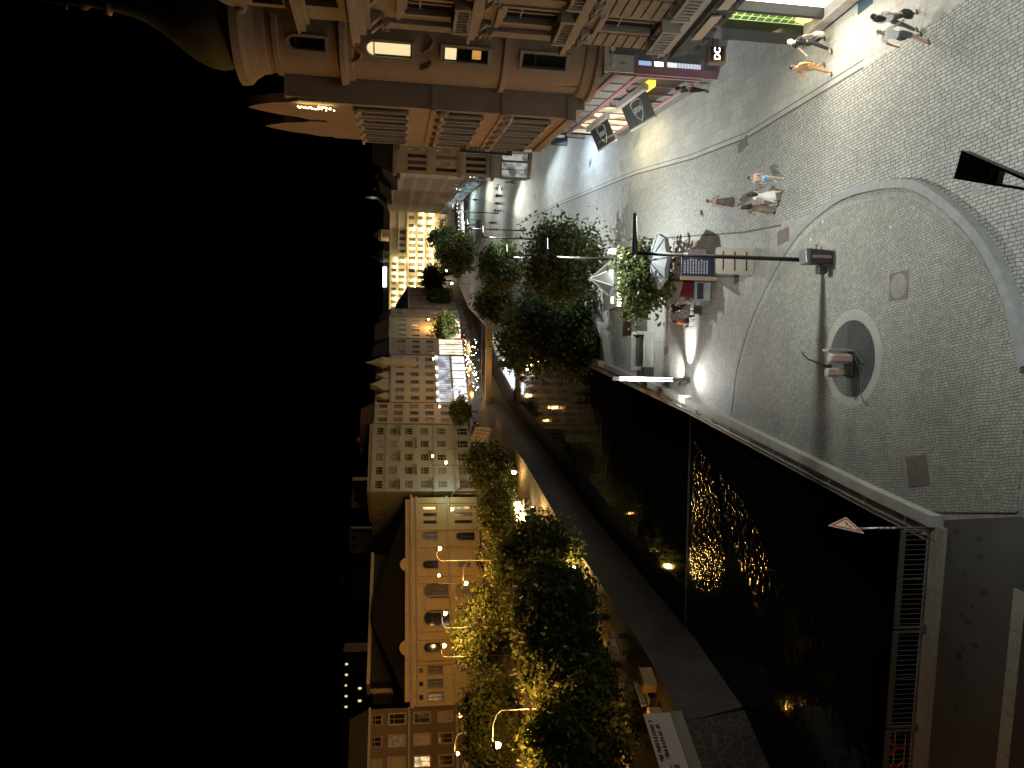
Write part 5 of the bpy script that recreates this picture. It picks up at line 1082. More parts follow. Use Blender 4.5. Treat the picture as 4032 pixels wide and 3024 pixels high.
# ------------------------------------------------------------------ trees
def tree(name, label, x, y, zc, rv, rh, n=2600, leaf=.2, mats=None, seed=1, group=None, trunk=True, dense=1.0, cat='tree'):
    r_ = np.random.default_rng(seed); o = thing(name, label, cat, (x, y, 0), group=group); rr = random.Random(seed)
    nc = 60; n = int(n*2.1); leaf = leaf*1.12; cen = []
    while len(cen) < nc:
        v = r_.normal(size=3); v /= np.linalg.norm(v); k = r_.uniform(.35, 1.0)**.6
        s = 1 + .22*math.sin(3*math.atan2(v[1], v[0])+seed) + r_.uniform(-.15, .15)
        cen.append(np.array([v[0]*rh*k*s*.86, v[1]*rh*k*s*.86, zc + v[2]*rv*k*(.9 if v[2] > 0 else .8)]))
    cen = np.array(cen); ci = r_.integers(0, nc, n); sg = r_.uniform(.17, .27, nc)*min(rv, rh)*dense
    P = cen[ci] + r_.normal(size=(n, 3))*sg[ci][:, None]*np.array([1, 1, .8]); P[:, 2] = np.maximum(P[:, 2], .12)
    a = r_.normal(size=(n, 3)); a /= np.linalg.norm(a, axis=1)[:, None]; b = r_.normal(size=(n, 3)); b = b - a*(a*b).sum(1)[:, None]; b /= np.linalg.norm(b, axis=1)[:, None]
    s = leaf*r_.uniform(.6, 1.35, n)[:, None]
    V = np.stack([P-a*s, P-b*s*.5+a*s*.1, P+a*s, P+b*s*.5+a*s*.1], 1).reshape(-1, 3)
    me = bpy.data.meshes.new('crown'); me.vertices.add(4*n); me.vertices.foreach_set('co', V.ravel()); me.loops.add(4*n); me.loops.foreach_set('vertex_index', np.arange(4*n)); me.polygons.add(n)
    me.polygons.foreach_set('loop_start', np.arange(0, 4*n, 4)); me.polygons.foreach_set('loop_total', np.full(n, 4))
    mm = mats or [leafA, leafB, leafD]
    for mt in mm: me.materials.append(mt)
    me.polygons.foreach_set('material_index', r_.choice(len(mm), n, p=[.5, .25, .25] if len(mm) == 3 else None).astype(np.int32)); me.update(); me.validate()
    inst(me, 'crown', o)
    t = MB(); tr = max(.08, rv*.055); top = zc-rv*.1
    t.tube([(0, 0, 0), (.03, .02, top*.5), (0, 0, top)], [tr*1.3, tr, tr*.6], 9)
    for k in range(9):
        e = cen[rr.randrange(nc)]; t.tube([(0, 0, max(.3, top*(.55+.05*k))), (e[0]*.5, e[1]*.5, (top+e[2])*.5), tuple(e)], [tr*.5, tr*.32, tr*.1], 6)
    t.build('trunk', bark, o, smooth=True); return o
def T(name, label, cx, cy, rvp, rhp, Y, n, leaf, seed, **kw):
    if kw.get('group') == gr_: rvp, rhp, n = rvp*.86, rhp*.82, int(n*.85)
    p = w(cx, cy, Y); return tree(name, label, p.x, Y, max(p.z, .6), rvp*Y/1661*1.1, rhp*Y/1661*1.16, n, leaf, seed=seed, **kw)
gl = 'trees of the left bank promenade'; gr_ = 'trees along the plaza edge'
T('street_tree', 'big leafy tree lit amber at the very left, beside the white banner', 1252, 1570, 112, 125, 50, 9000, .21, 1, group=gl)
T('street_tree', 'big dark-bellied tree second from the left on the river promenade', 1205, 1335, 88, 92, 58, 7000, .21, 2, group=gl)
T('street_tree', 'promenade tree filling the row between the two biggest near trees', 1225, 1440, 92, 72, 55, 5500, .2, 31, group=gl)
T('street_tree', 'third big promenade tree from the left, dark against the amber hall', 1165, 1205, 92, 78, 68, 6000, .22, 3, group=gl)
T('street_tree', 'smaller promenade tree between the third big tree and the sail awning', 1078, 1105, 36, 52, 92, 3600, .22, 4, group=gl)
T('street_tree', 'amber-lit street tree behind the nearest lamp on the left', 1062, 1560, 66, 92, 73, 6500, .24, 5, group=gl)
T('street_tree', 'bright amber-lit street tree before the hall arch window', 1052, 1372, 64, 84, 96, 6000, .25, 6, group=gl)
T('street_tree', 'low street tree under the two-armed lamp', 1092, 1195, 48, 68, 98, 3600, .24, 7, group=gl)
T('street_tree', 'bushy street tree before the white house ground floor', 1058, 1012, 46, 42, 112, 3600, .26, 8, group=gl)
T('clipped_tree', 'round clipped dark tree between veranda and white house', 995, 889, 24, 27, 158, 2600, .3, 9, group=gl, dense=.7)
T('street_tree', 'lime-yellow lit tree by the far shops beyond the footbridge', 964, 708, 30, 26, 198, 2200, .32, 10)
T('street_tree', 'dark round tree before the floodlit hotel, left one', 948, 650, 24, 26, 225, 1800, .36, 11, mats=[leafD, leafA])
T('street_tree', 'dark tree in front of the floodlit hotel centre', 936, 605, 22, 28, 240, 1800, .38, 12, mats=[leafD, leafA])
gr_ = 'trees along the plaza edge'
T('young_tree', 'young round tree behind the cafe parasol and information board', 1394, 602, 66, 84, 43.5, 4200, .15, 13, group=gr_, dense=1.1)
T('street_tree', 'leafy green tree left of the second plaza lamp, over the kiosk roof', 1222, 572, 94, 88, 58, 6500, .155, 14, group=gr_, dense=1.1)
T('street_tree', 'green tree further along, by the third plaza lamp', 1082, 578, 52, 52, 84, 4200, .18, 15, group=gr_)
T('street_tree', 'dark tree behind the green ones near the river', 1068, 652, 46, 44, 112, 2600, .26, 16, mats=[leafD, leafA], group=gr_)
T('street_tree', 'dark green tree beside the far outdoor tables', 990, 548, 44, 46, 148, 3200, .3, 17, group=gr_)
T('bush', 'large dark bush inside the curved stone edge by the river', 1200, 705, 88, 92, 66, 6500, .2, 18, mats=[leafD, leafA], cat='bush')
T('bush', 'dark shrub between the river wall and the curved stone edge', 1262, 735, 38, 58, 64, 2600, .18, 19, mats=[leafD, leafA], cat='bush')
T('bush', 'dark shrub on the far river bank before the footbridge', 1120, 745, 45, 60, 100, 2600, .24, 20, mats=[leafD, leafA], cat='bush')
T('street_tree', 'dark tree at the end of the street, before the hotel gate', 955, 520, 26, 34, 215, 1500, .36, 21, mats=[leafD, leafA])
T('bush', 'low bush under the left promenade trees near the glowing kiosk', 1105, 1035, 22, 28, 106, 1500, .22, 22, mats=[leafD, leafA], cat='bush')
# ------------------------------------------------------------------ people
SKIN = {'fair': mat('skin_fair', (.50, .33, .25), .55, 20, .08), 'tan': mat('skin_tan', (.36, .22, .15), .55, 20, .08)}
def cl(name, col, amt=.12): return mat('cloth_'+name, col, .85, 14, amt, .15)
blk = cl('black', (.016, .017, .018)); wht_c = cl('white', (.72, .70, .70)); dgrey = cl('dark_grey', (.07, .07, .075)); hairD = mat('hair_dark', (.02, .015, .012), .5, 40, .3); hairG = mat('hair_grey', (.42, .40, .37), .6, 40, .2); hairB = mat('hair_brown', (.10, .06, .035), .5, 40, .3)
shoeM = mat('shoe_black', (.02, .02, .02), .5, 30, .1); shoeW = mat('shoe_white', (.6, .6, .6), .5, 30, .1)
def skin_obj(name, nodes_, edges, mt, parent=None, sub=1):
    me = bpy.data.meshes.new(name); me.from_pydata([n_[0] for n_ in nodes_], edges, []); o = bpy.data.objects.new(name, me); C.objects.link(o); o.parent = parent
    me.materials.append(mt); sm = o.modifiers.new('skin', 'SKIN'); sm.use_smooth_shade = True; sm.branch_smoothing = .3
    for i, n_ in enumerate(nodes_):
        r = n_[1]; me.skin_vertices[0].data[i].radius = r if isinstance(r, tuple) else (r, r); me.skin_vertices[0].data[i].use_root = (i == 0)
    ss = o.modifiers.new('sub', 'SUBSURF'); ss.levels = sub; ss.render_levels = sub; return o
def rotx(v, a): c, s = math.cos(a), math.sin(a); return Vector((v.x, v.y*c - v.z*s, v.y*s + v.z*c))
def person(label, x, y, rot, h=1.75, top=None, bottom=None, skin='fair', hair=hairD, long_hair=False, legs=(18, -14), knees=(4, 22), arms=((-15, 15), (15, 15)), skirt=None, sleeves=.5, shorts=False, sit=False, lean=4, shoe=shoeM, z=0.0, bald=False, group=None, bare_sh=False, armout=(8, 8), fingers=True):
    k = h/1.75; S = lambda *v: Vector(v)*k
    nd = []; ed = []
    def add(p, r, par=None):
        nd.append((tuple(p), tuple(q*k for q in r) if isinstance(r, tuple) else r*k)); i = len(nd)-1
        if par is not None: ed.append((par, i))
        return i
    L_ = R(lean); base = .94 if not sit else .50
    def up(dz, dy=0): return S(0, dy, base) + rotx(S(0, 0, dz), -L_)
    pel = add(up(0), (.135, .10)); wa_ = add(up(.17), (.115, .085), pel); ch = add(up(.38), (.145, .10), wa_); nb = add(up(.52), (.075, .06), ch); nk = add(up(.59, .01), .05, nb); hd = add(up(.68, .025), (.078, .09), nk); tp = add(up(.77, .02), (.07, .082), hd)
    nose = add(up(.665, .125), .013, hd)
    J = {}
    for sd, s in ((0, -1), (1, 1)):
        hp_ = add(S(s*.095, 0, base-.03), .088, pel)
        if sit: a1, a2 = R(84), R(84)
        else: a1 = R(legs[sd]); a2 = R(knees[sd])
        kn = S(s*.10, 0, base-.03) + rotx(S(0, 0, -.43), a1); kn_i = add(kn, .058, hp_)
        mid = add((S(s*.095, 0, base-.03)+kn)/2, .075); ed.remove((hp_, kn_i)); ed += [(hp_, mid), (mid, kn_i)]
        an = kn + rotx(S(0, 0, -.42), a1-a2); cal = add(kn.lerp(an, .35)+S(0, -.015, 0), .054, kn_i); an_i = add(an, .035, cal); toe = add(an + rotx(S(0, .16, -.035), (a1-a2)*.5), (.04, .028), an_i)
        sh = up(.475) + S(s*.185, 0, 0); sh_i = add(sh, .055, ch); aa, eb = arms[sd]
        o_ = R(armout[sd])
        up_ = rotx(S(s*math.sin(o_)*.29, 0, -.29*math.cos(o_)), R(aa)); el = sh + up_; el_i = add(el, .042, sh_i); lo = rotx(S(s*math.sin(o_)*.12, 0, -.26), R(aa+eb)); wr = el + lo; wr_i = add(wr, .028, el_i)
        dn = lo.normalized(); pa_ = add(wr + dn*.07*k, (.036, .02), wr_i)
        J[sd] = (sh, el, wr, hp_, kn, an, wr + dn*.09*k)
        if fingers:
            fwd = rotx(Vector((0, 1, 0)), R(aa+eb))
            for q, ln in ((-.03, .05), (-.01, .062), (.011, .058), (.03, .045)):
                f1 = add(wr + dn*.105*k + fwd*q*k, .009, pa_); f2 = add(wr + dn*(.105+ln)*k + fwd*q*k - Vector((s*.012, 0, 0))*k, .008, f1)
            t1 = add(wr + dn*.06*k + fwd*.05*k, .011, pa_); add(wr + dn*.095*k + fwd*.07*k, .009, t1)
    # root at the pelvis keeps the skin from twisting
    o = skin_obj('person', nd, ed, SKIN[skin]); o.location = (x, y, z); o.rotation_euler = (0, 0, R(rot)); tag(o, label, 'person', group)
    if top:
        n2, e2 = [], []
        def a2_(p, r, par=None):
            n2.append((tuple(p), tuple(q*k for q in r) if isinstance(r, tuple) else r*k)); i = len(n2)-1
            if par is not None: e2.append((par, i))
            return i
        b0 = a2_(up(-.02), (.152, .117)); b1 = a2_(up(.17), (.14, .107), b0); b2 = a2_(up(.38), (.165, .12), b1); a2_(up(.505), (.10, .08), b2) if not bare_sh else None
        if sleeves and not bare_sh:
            for sd in (0, 1):
                sh, el, wr = J[sd][:3]; s0 = a2_(sh, .075, b2)
                if sleeves <= .6: a2_(sh.lerp(el, sleeves*1.4), .062, s0)
                else: s1 = a2_(el, .056, s0); a2_(el.lerp(wr, .9), .043, s1)
        skin_obj('shirt', n2, e2, top, o)
    if skirt:
        zb, wb_ = skirt; mb = MB(); prof = [(.145, .14), (.155, .02), (.19, -.1), (.19+(wb_-.19)*.5, (zb-base-.1)*.5), (wb_, zb-base)]
        mb.lathe([(r*k, (base+dz)*k) for r, dz in prof], seg=20)
        for i, v in enumerate(mb.v): an_ = math.atan2(v[1], v[0]); f_ = 1+.07*math.sin(an_*5)*(1 if v[2] < base*k-.1 else 0); mb.v[i] = (v[0]*f_, v[1]*.8*f_, v[2])
        mb.build('skirt', bottom or top, o, smooth=True)
    elif bottom:
        n2, e2 = [], []
        def a3_(p, r, par=None):
            n2.append((tuple(p), tuple(q*k for q in r) if isinstance(r, tuple) else r*k)); i = len(n2)-1
            if par is not None: e2.append((par, i))
            return i
        b0 = a3_(S(0, 0, base+.02), (.145, .11)); 
        a3_(up(.13), (.125, .095), b0)
        for sd, s in ((0, -1), (1, 1)):
            h0 = a3_(S(s*.095, 0, base-.05), .105, b0); kn, an = J[sd][4], J[sd][5]
            m_ = a3_((S(s*.095, 0, base-.05)+kn)/2, .09, h0)
            if shorts: a3_(S(s*.095, 0, base-.05).lerp(kn, .8), .085, m_)
            else: k1 = a3_(kn, .074, m_); a3_(kn.lerp(an, .94), .058, k1)
        skin_obj('shorts' if shorts else 'trousers', n2, e2, bottom, o)
    for sd in (0, 1):
        an = J[sd][5]; f = an + S(0, .07, -.045); MB().ball(tuple(f), (.048*k, .13*k, .042*k), seg=10, rings=6).build('shoe', shoe, o, smooth=True)
    if not bald:
        hm = MB(); c = up(.735, -.012); hm.ball(tuple(c), (.092*k, .102*k, .088*k), seg=12, rings=7); hm.ball(tuple(up(.66, -.05)), (.085*k, .07*k, .09*k), seg=12, rings=7)
        if long_hair: hm.lathe([(.04*k, .0), (.1*k, .1*k), (.115*k, .3*k), (.09*k, .42*k), (.05*k, .46*k)], (up(.4, -.09).x, up(.4, -.09).y), 12); 
        if long_hair:
            zz = up(.30).z; hm.v = [(v[0], v[1], v[2]+zz) if i >= 2*7*12+0 and i >= 2*(8*12) else v for i, v in enumerate(hm.v)]
        hm.build('hair', hair, o, smooth=True)
    em = MB()
    for s in (-1, 1): em.ball(tuple(up(.695, .112) + S(s*.032, 0, 0)), .011*k, seg=6, rings=4)
    em.box(-.022*k, .022*k, up(.62, .112).y, up(.62, .118).y, up(.622).z, up(.632).z); em.build('eyes_and_mouth', hairD, o)
    if not bald or True:
        er = MB()
        for s in (-1, 1): er.ball(tuple(up(.675, .01) + S(s*.082, 0, 0)), (.014*k, .022*k, .032*k), seg=8, rings=5)
        er.build('ears', SKIN[skin], o, smooth=True)
    o['hand'] = 0; del o['hand']
    return o, {s: o.matrix_basis @ J[s][6] for s in (0, 1)}
def at(px, z=0): v = g(px[0], px[1], z); return v.x, v.y
# rot: 0 faces away from the camera (+Y), 90 faces the viewer's left, 180 faces the camera
pos = at((1793, 96)); _, hd = person('grey-haired man in black walking past the dark shopfront with a pale bag', *pos, 105, 1.78, blk, blk, hair=hairG, legs=(24, -22), knees=(5, 16), arms=((-28, 12), (20, 22)), sleeves=.5)
def bag(name, label, p, sx, sy, sz, mt, strap=.25, rot=0):
    o = thing(name, label, 'bag', p, R(rot)); mb = MB(); n = 10
    mb.lathe([(0.01, -sz), (.8, -sz*.96), (1.0, -sz*.7), (.96, -sz*.2), (.75, 0), (.01, 0)], seg=14); mb.v = [(a*sx/2, b*sy/2, c) for a, b, c in mb.v]; mb.build('body', mt, o, smooth=True)
    MB().tube([(-sx*.3, 0, -.02), (-sx*.2, 0, strap*.8), (0, 0, strap), (sx*.2, 0, strap*.8), (sx*.3, 0, -.02)], .012, 6).build('strap', mt, o); return o
bag('carrier_bag', 'pale carrier bag in the hand of the man in black', hd[0]+Vector((0, 0, -.05)), .34, .16, .42, cl('pale_bag', (.6, .58, .5)), .06, 100)
pos = at((1792, 150)); ocre = cl('ochre', (.42, .24, .10)); _, hd = person('woman in a loose ochre blouse and trousers walking beside the man in black', *pos, 110, 1.66, ocre, ocre, hair=hairD, legs=(20, -20), knees=(4, 18), arms=((-10, 15), (18, 25)), sleeves=.9, skin='tan')
bag('shoulder_bag', 'dark brown shoulder bag at the hip of the woman in ochre', Vector((pos[0]+.17, pos[1]+.05, 1.02)), .34, .14, .28, cl('brown_leather', (.05, .03, .022)), .5, 100)
pos = at((2003, 82)); _, hd = person('bald man in a white T-shirt and dark shorts seen from behind at the lower right', *pos, -60, 1.80, wht_c, dgrey, skin='tan', bald=True, legs=(20, -22), knees=(5, 18), arms=((-22, 15), (18, 20)), shorts=True, sleeves=.55, armout=(18, 14))
pos = at((1985, 46)); _, hd = person('woman in a white top and dark trousers with long dark hair, beside the bald man', *pos, -62, 1.68, wht_c, dgrey, hair=hairD, long_hair=True, legs=(-18, 20), knees=(16, 4), arms=((15, 15), (-20, 25)), sleeves=.4)
bag('hand_bag', 'black bag hanging from the hand of the woman in the white top', hd[1]+Vector((0, 0, -.02)), .40, .18, .34, blk, .1, 20)
pos = at((1527, 196)); person('cafe worker dressed in black standing by the grey shop wall', *pos, 115, 1.78, blk, blk, hair=hairD, legs=(8, -6), knees=(2, 6), arms=((22, 75), (-8, 12)), sleeves=.5)
pos = at((1596, 438)); pat = mat('patterned_dress', (.14, .105, .10), .85, 22, .75, .1); person('woman in a long dark patterned dress facing the camera on the cobbles', *pos, 176, 1.70, pat, pat, hair=hairB, skirt=(.30, .24), bare_sh=True, arms=((10, 100), (-4, 6)), legs=(6, -6), knees=(2, 4), sleeves=0)
pos = at((1686, 388)); person('dark-haired boy in blue shorts walking with the group on the cobbles', *pos, 160, 1.55, cl('blush', (.55, .38, .30)), cl('light_blue', (.25, .40, .62)), hair=hairD, legs=(20, -18), knees=(4, 20), arms=((25, 70), (-15, 25)), shorts=True, shoe=shoeW, sleeves=.5)
pos = at((1688, 425)); person('girl in a white dress with long dark hair in the group on the cobbles', *pos, 20, 1.58, cl('white_dress', (.6, .6, .6)), cl('white_dress', (.6, .6, .6)), hair=hairD, long_hair=True, skirt=(.42, .30), legs=(16, -16), knees=(4, 12), arms=((15, 40), (-10, 20)), sleeves=.3)
pos = at((1678, 452)); person('girl with very long dark hair and a brown skirt in the group', *pos, 15, 1.66, cl('taupe', (.20, .14, .10)), cl('taupe', (.20, .14, .10)), hair=hairD, long_hair=True, skirt=(.35, .24), legs=(14, -14), knees=(4, 10), arms=((12, 60), (-8, 15)), sleeves=.5)
far = [((1077, 482), 'dark figure of a man walking alone far down the street, right of a pair', 1.78, blk, blk, 0), ((1076, 496), 'dark figure of a woman far down the street, left of the lone man', 1.68, blk, dgrey, 0),
 ((1090, 408), 'far pedestrian in a pale top before the lit shops', 1.72, wht_c, dgrey, 180), ((1090, 424), 'far pedestrian in black walking in front of the lit shops', 1.74, blk, dgrey, 170), ((1089, 440), 'far pedestrian in a red jacket in the middle of the street', 1.70, cl('red', (.40, .05, .09)), dgrey, 175), ((1086, 456), 'far pedestrian with a dark coat beside the one in red', 1.66, dgrey, blk, 175),
 ((1130, 376), 'person with a white shirt standing before the bright shop of the forward cream house', 1.72, wht_c, blk, 40), ((1116, 394), 'second person by the bright shop window, dressed in brown', 1.7, cl('brown', (.13, .08, .05)), dgrey, 30),
 ((1037, 432), 'very far pedestrian with a pink skirt beyond the street tables', 1.68, cl('pink', (.5, .12, .25)), dgrey, 170)]
for px, lab, h, a, b, r_ in far: person(lab, *at(px), r_, h, a, b, fingers=False)
# ------------------------------------------------------------------ cafe corner near the river: parasol, table, chairs, guests
para = mat('parasol_grey', (.27, .30, .315), .6, 5, .12)
q = g(1500, 572); po = parasol('cafe_parasol', 'pale grey cafe parasol with dark ribs behind the information board', q.x+.1, q.y, 1.55, 2.15, .5, para, n=8)
rb_ = MB()
for k_ in range(8): a = 2*PI*k_/8; rb_.tube([(0, 0, 2.67), (1.54*math.cos(a), 1.54*math.sin(a), 2.19)], .022, 5)
rb_.build('rib', greymetal, po)
def chair(label, x, y, rot, mt):
    o = thing('cafe_chair', label, 'chair', (x, y, 0), R(rot), 'cafe chairs by the river plaza')
    MB().box(-.22, .22, -.21, .21, .43, .46).build('seat', mt, o); MB().box(-.22, .22, -.23, -.2, .5, .9).build('backrest', mt, o)
    for a in (-.2, .2):
        for b in (-.19, .19): MB().tube([(a, b, 0), (a*.97, b, .44 if b > 0 else .9)], .014, 6).build('leg', greymetal, o)
    return o
wick = mat('brown_wicker', (.10, .06, .035), .7, 30, .3, .3); dk = mat('dark_seat', (.03, .032, .035), .7, 20, .2)
tb = g(1512, 672)
def table(label, x, y, r=.38): 
    o = thing('cafe_table', label, 'table', (x, y, 0)); MB().lathe([(r, .72), (r, .75), (.01, .752)], seg=20).build('tabletop', mat('table_top', (.30, .24, .2), .4, 9, .2), o); MB().tube([(0, 0, .02), (0, 0, .72)], .03).lathe([(.22, 0), (.22, .03), (.03, .05)], seg=14).build('leg', greymetal, o); return o
table('small round cafe table between the seated guests', tb.x, tb.y)
for i, (dx, dy) in enumerate(((.1, .08), (-.12, .05), (.02, -.15))):
    o = thing('drinking_glass', ['tall glass on the cafe table, right one', 'tall glass on the cafe table, left one', 'glass on the near edge of the cafe table'][i], 'glass', (tb.x+dx, tb.y+dy, .752)); MB().lathe([(.03, 0), (.036, .14), (.033, .14), (.027, .01)], seg=10).build('bowl', glass('drink_glass', (.3, .3, .3)), o)
ch = [((1500, 700), 100, 'chair under the guest in orange, nearest the river', dk), ((1512, 640), -80, 'brown wicker chair beside the red banner', wick), ((1486, 668), 190, 'dark chair behind the cafe table', wick), ((1530, 672), 10, 'dark chair nearest the camera at the cafe table', dk)]
for px, r_, lab, mt in ch: p = at(px); chair(lab, p[0], p[1], r_-90 if False else r_, mt)
p = at((1500, 700)); person('seated guest in an orange top at the cafe table', p[0], p[1], -80, 1.7, cl('orange', (.75, .20, .06)), dgrey, sit=True, arms=((30, 60), (35, 55)), lean=10, hair=hairB)
p = at((1486, 668)); person('seated guest in black on the far side of the cafe table', p[0], p[1], 190, 1.74, blk, blk, sit=True, arms=((35, 60), (30, 60)), lean=8)
# ------------------------------------------------------------------ information board, blue sign, red banner
p = g(1628, 566); bd = thing('notice_board', 'grey back of a rounded notice board fixed to the lamp mast near the parasol', 'board', (p.x, p.y, 0))
MB().extr([(-.6, .05), (-.52, .0), (.56, .0), (.64, .07), (.64, 1.78), (.56, 1.86), (-.52, 1.86), (-.6, 1.79)], (-.0, .04, .0), (1, 0, 0), (0, 0, 1), (0, .05, 0)).build('panel', mat('board_back', (.36, .31, .27), .6, 3, .08), bd, bevel=.01)
for zz in (.35, .93, 1.5): MB().box(-.42, .46, -.004, .036, zz-.022, zz+.022).build('slot', blackmetal, bd)
p = g(1549, 577); bl = thing('menu_board', 'dark blue board with rows of white writing under the parasol', 'sign', (p.x, p.y, 0))
MB().box(-.5, .5, 0, .05, .25, 1.95).build('panel', mat('navy_board', (.025, .03, .13), .5, 9, .1), bl); mb = MB(); r_ = random.Random(3)
for k_ in range(9):
    zz = 1.72-k_*.15; x_ = -.38; mb = MB()
    while x_ < .3: L_ = r_.uniform(.05, .14); mb.box(x_, x_+L_, -.006, -.001, zz, zz+(.075 if k_ else .12)); x_ += L_+.03
    mb.build('writing_line', mat('chalk_white', (.6, .6, .62), .8, 9, .1), bl)
MB().box(-.72, -.52, -.02, .06, 0, 2.0).build('timber_post', mat('pale_timber', (.48, .38, .26), .7, 6, .2), bl)
MB().box(.55, .9, 0, .04, .6, 1.7).build('side_panel', mat('poster_mixed', (.32, .2, .24), .6, 5, .6), bl)
p = g(1536, 606); rbn = thing('fabric_banner', 'dark red fabric windbreak beside the blue board', 'banner', (p.x-.3, p.y+.1, 0)); mb = MB()
for i in range(8):
    x0, x1 = -.62+i*.15, -.62+(i+1)*.15; y0, y1 = .05*math.sin(i*1.3), .05*math.sin((i+1)*1.3); mb.hexa([(x0, y0, .25), (x1, y1, .25), (x1, y1+.02, .25), (x0, y0+.02, .25), (x0, y0, 1.7-.03*i), (x1, y1, 1.7-.03*(i+1)), (x1, y1+.02, 1.7-.03*(i+1)), (x0, y0+.02, 1.7-.03*i)])
mb.build('cloth', cl('dark_red', (.17, .012, .02)), rbn, smooth=True); MB().tube([(-.64, 0, 0), (-.64, 0, 1.5)], .02).tube([(.6, 0, 0), (.6, 0, 1.75)], .02).build('pole', greymetal, rbn)
p = g(1540, 640); cr = thing('drinks_chest', 'pale grey boxy counter between red banner and cafe table', 'counter', (p.x+.3, p.y+.5, 0)); MB().box(-.55, .5, -.3, .3, .05, .95).build('body', mat('chest_grey', (.36, .40, .41), .5, 6, .15), cr, bevel=.02); MB().box(-.6, .55, -.34, .34, .951, 1.0).build('counter_top', greymetal, cr); MB().box(-.45, .4, -.312, -.301, .45, .8).build('door', dk, cr)
# litter bin by the mast
p = g(1785, 562); lb_ = thing('litter_bin', 'dark grey litter bin with a tilted ashtray lid at the foot of the plaza lamp', 'litter bin', (p.x+.02, p.y-.38, 0))
MB().hexa([(-.24, -.22, .06), (.26, -.22, .06), (.26, .22, .06), (-.24, .22, .06), (-.28, -.25, 1.02), (.3, -.25, 1.02), (.3, .25, 1.02), (-.28, .25, 1.02)]).build('body', mat('bin_dark', (.035, .033, .036), .5, 20, .15), lb_, bevel=.03)
MB().hexa([(-.29, -.26, 1.023), (.31, -.26, 1.023), (.31, .26, 1.023), (-.29, .26, 1.023), (-.27, -.24, 1.16), (.29, -.24, 1.2), (.29, .24, 1.25), (-.27, .24, 1.2)]).build('lid', greymetal, lb_, bevel=.02)
MB().box(-.06, .05, -.29, -.26, .18, .95).build('door_strip', mat('strip_grey', (.2, .2, .19), .5, 9, .1), lb_); MB().box(-.05, .04, -.297, -.291, .5, .66).build('sticker', mat('orange_sticker', (.6, .1, .06), .6, 9, .1), lb_)
MB().box(-.62, -.3, -.15, .15, .25, .6).build('bag_dispenser', mat('bin_dark2', (.03, .03, .032), .5, 9, .1), lb_, bevel=.02)
MB().tube([(.3, -.1, .7), (.44, -.2, .78), (.4, -.28, .74)], .02).tube([(.3, .1, .35), (.42, .05, .4)], .02).build('ivy_sprig', leafD, lb_)
# kiosk with lit fascia and glass pyramid roof
ka, kb_ = w(1336, 662, 49.2), w(1336, 544, 49.2); ks = thing('kiosk', 'small kiosk with a glowing white fascia and a glass pyramid roof behind the young tree', 'kiosk', (ka.x, 49.2, 0)); KW = kb_.x-ka.x; kz = ka.z
MB().box(0, KW, -.12, .0, kz-.16, kz+.16).build('fascia', emit('fascia_lit', (1, .95, .82), 1.5, (.7, .68, .6)), ks); MB().box(-.05, KW+.05, -.16, 3.0, kz+.163, kz+.24).build('roof_slab', greymetal, ks)
MB().box(0, .12, .01, .15, 0, kz-.165).box(KW-.12, KW, .01, .15, 0, kz-.165).box(.121, KW-.121, .02, .12, .0, .95).build('front', mat('kiosk_beige', (.38, .33, .27), .7, 5, .15), ks); MB().box(0, KW, 2.8, 2.9, 0, kz-.165).box(0, .08, .16, 2.79, 0, kz-.165).box(KW-.08, KW, .16, 2.79, 0, kz-.165).build('wall', mat('kiosk_grey', (.13, .13, .13), .7, 5, .15), ks)
MB().box(KW*.55, KW-.15, 1.4, 1.45, 1.0, 1.9).build('lit_shelf', emit('shelf_blue', (.35, .5, .8), .7), ks)
gp = MB(); n = 6; r0 = 1.15; cx_, cy_ = KW*.55, 1.4; z0 = kz+.25
for k_ in range(n):
    a0, a1 = 2*PI*k_/n, 2*PI*(k_+1)/n; gp.q([(cx_+r0*math.cos(a0), cy_+r0*math.sin(a0), z0), (cx_+r0*math.cos(a1), cy_+r0*math.sin(a1), z0), (cx_, cy_, z0+1.35)], 0)
    gp.tube([(cx_+r0*math.cos(a0), cy_+r0*math.sin(a0), z0), (cx_, cy_, z0+1.35)], .045, 6, 1); gp.tube([(cx_+r0*math.cos(a0), cy_+r0*math.sin(a0), z0), (cx_+r0*math.cos(a1), cy_+r0*math.sin(a1), z0)], .04, 6, 1)
gp.build('glass_pyramid', [glass('pyramid_glass', (.07, .068, .06), .15), mat('pyramid_frame', (.24, .23, .21), .5, 9, .1)], ks)
MB().box(KW-.25, KW+.15, -.35, .1, kz+.3, kz+.75).build('side_lamp', mat('lamp_case_white', (.6, .6, .58), .5, 9, .1), ks); MB().box(KW*.0+.2, KW*.12+.2, .02, .05, kz+.32, kz+.5).build('warm_lamp', emit('warm_small', (1, .8, .45), 5), ks)
MB().ball((KW-.1, -.3, kz-.5), (.16, .1, .1)).build('hanging_lamp', emit('amber_lamp', (1, .55, .2), 4), ks)
light('POINT', (ka.x+KW*.5, 50.2, 1.9), 35, (1, .85, .65), .1, parent=ks)
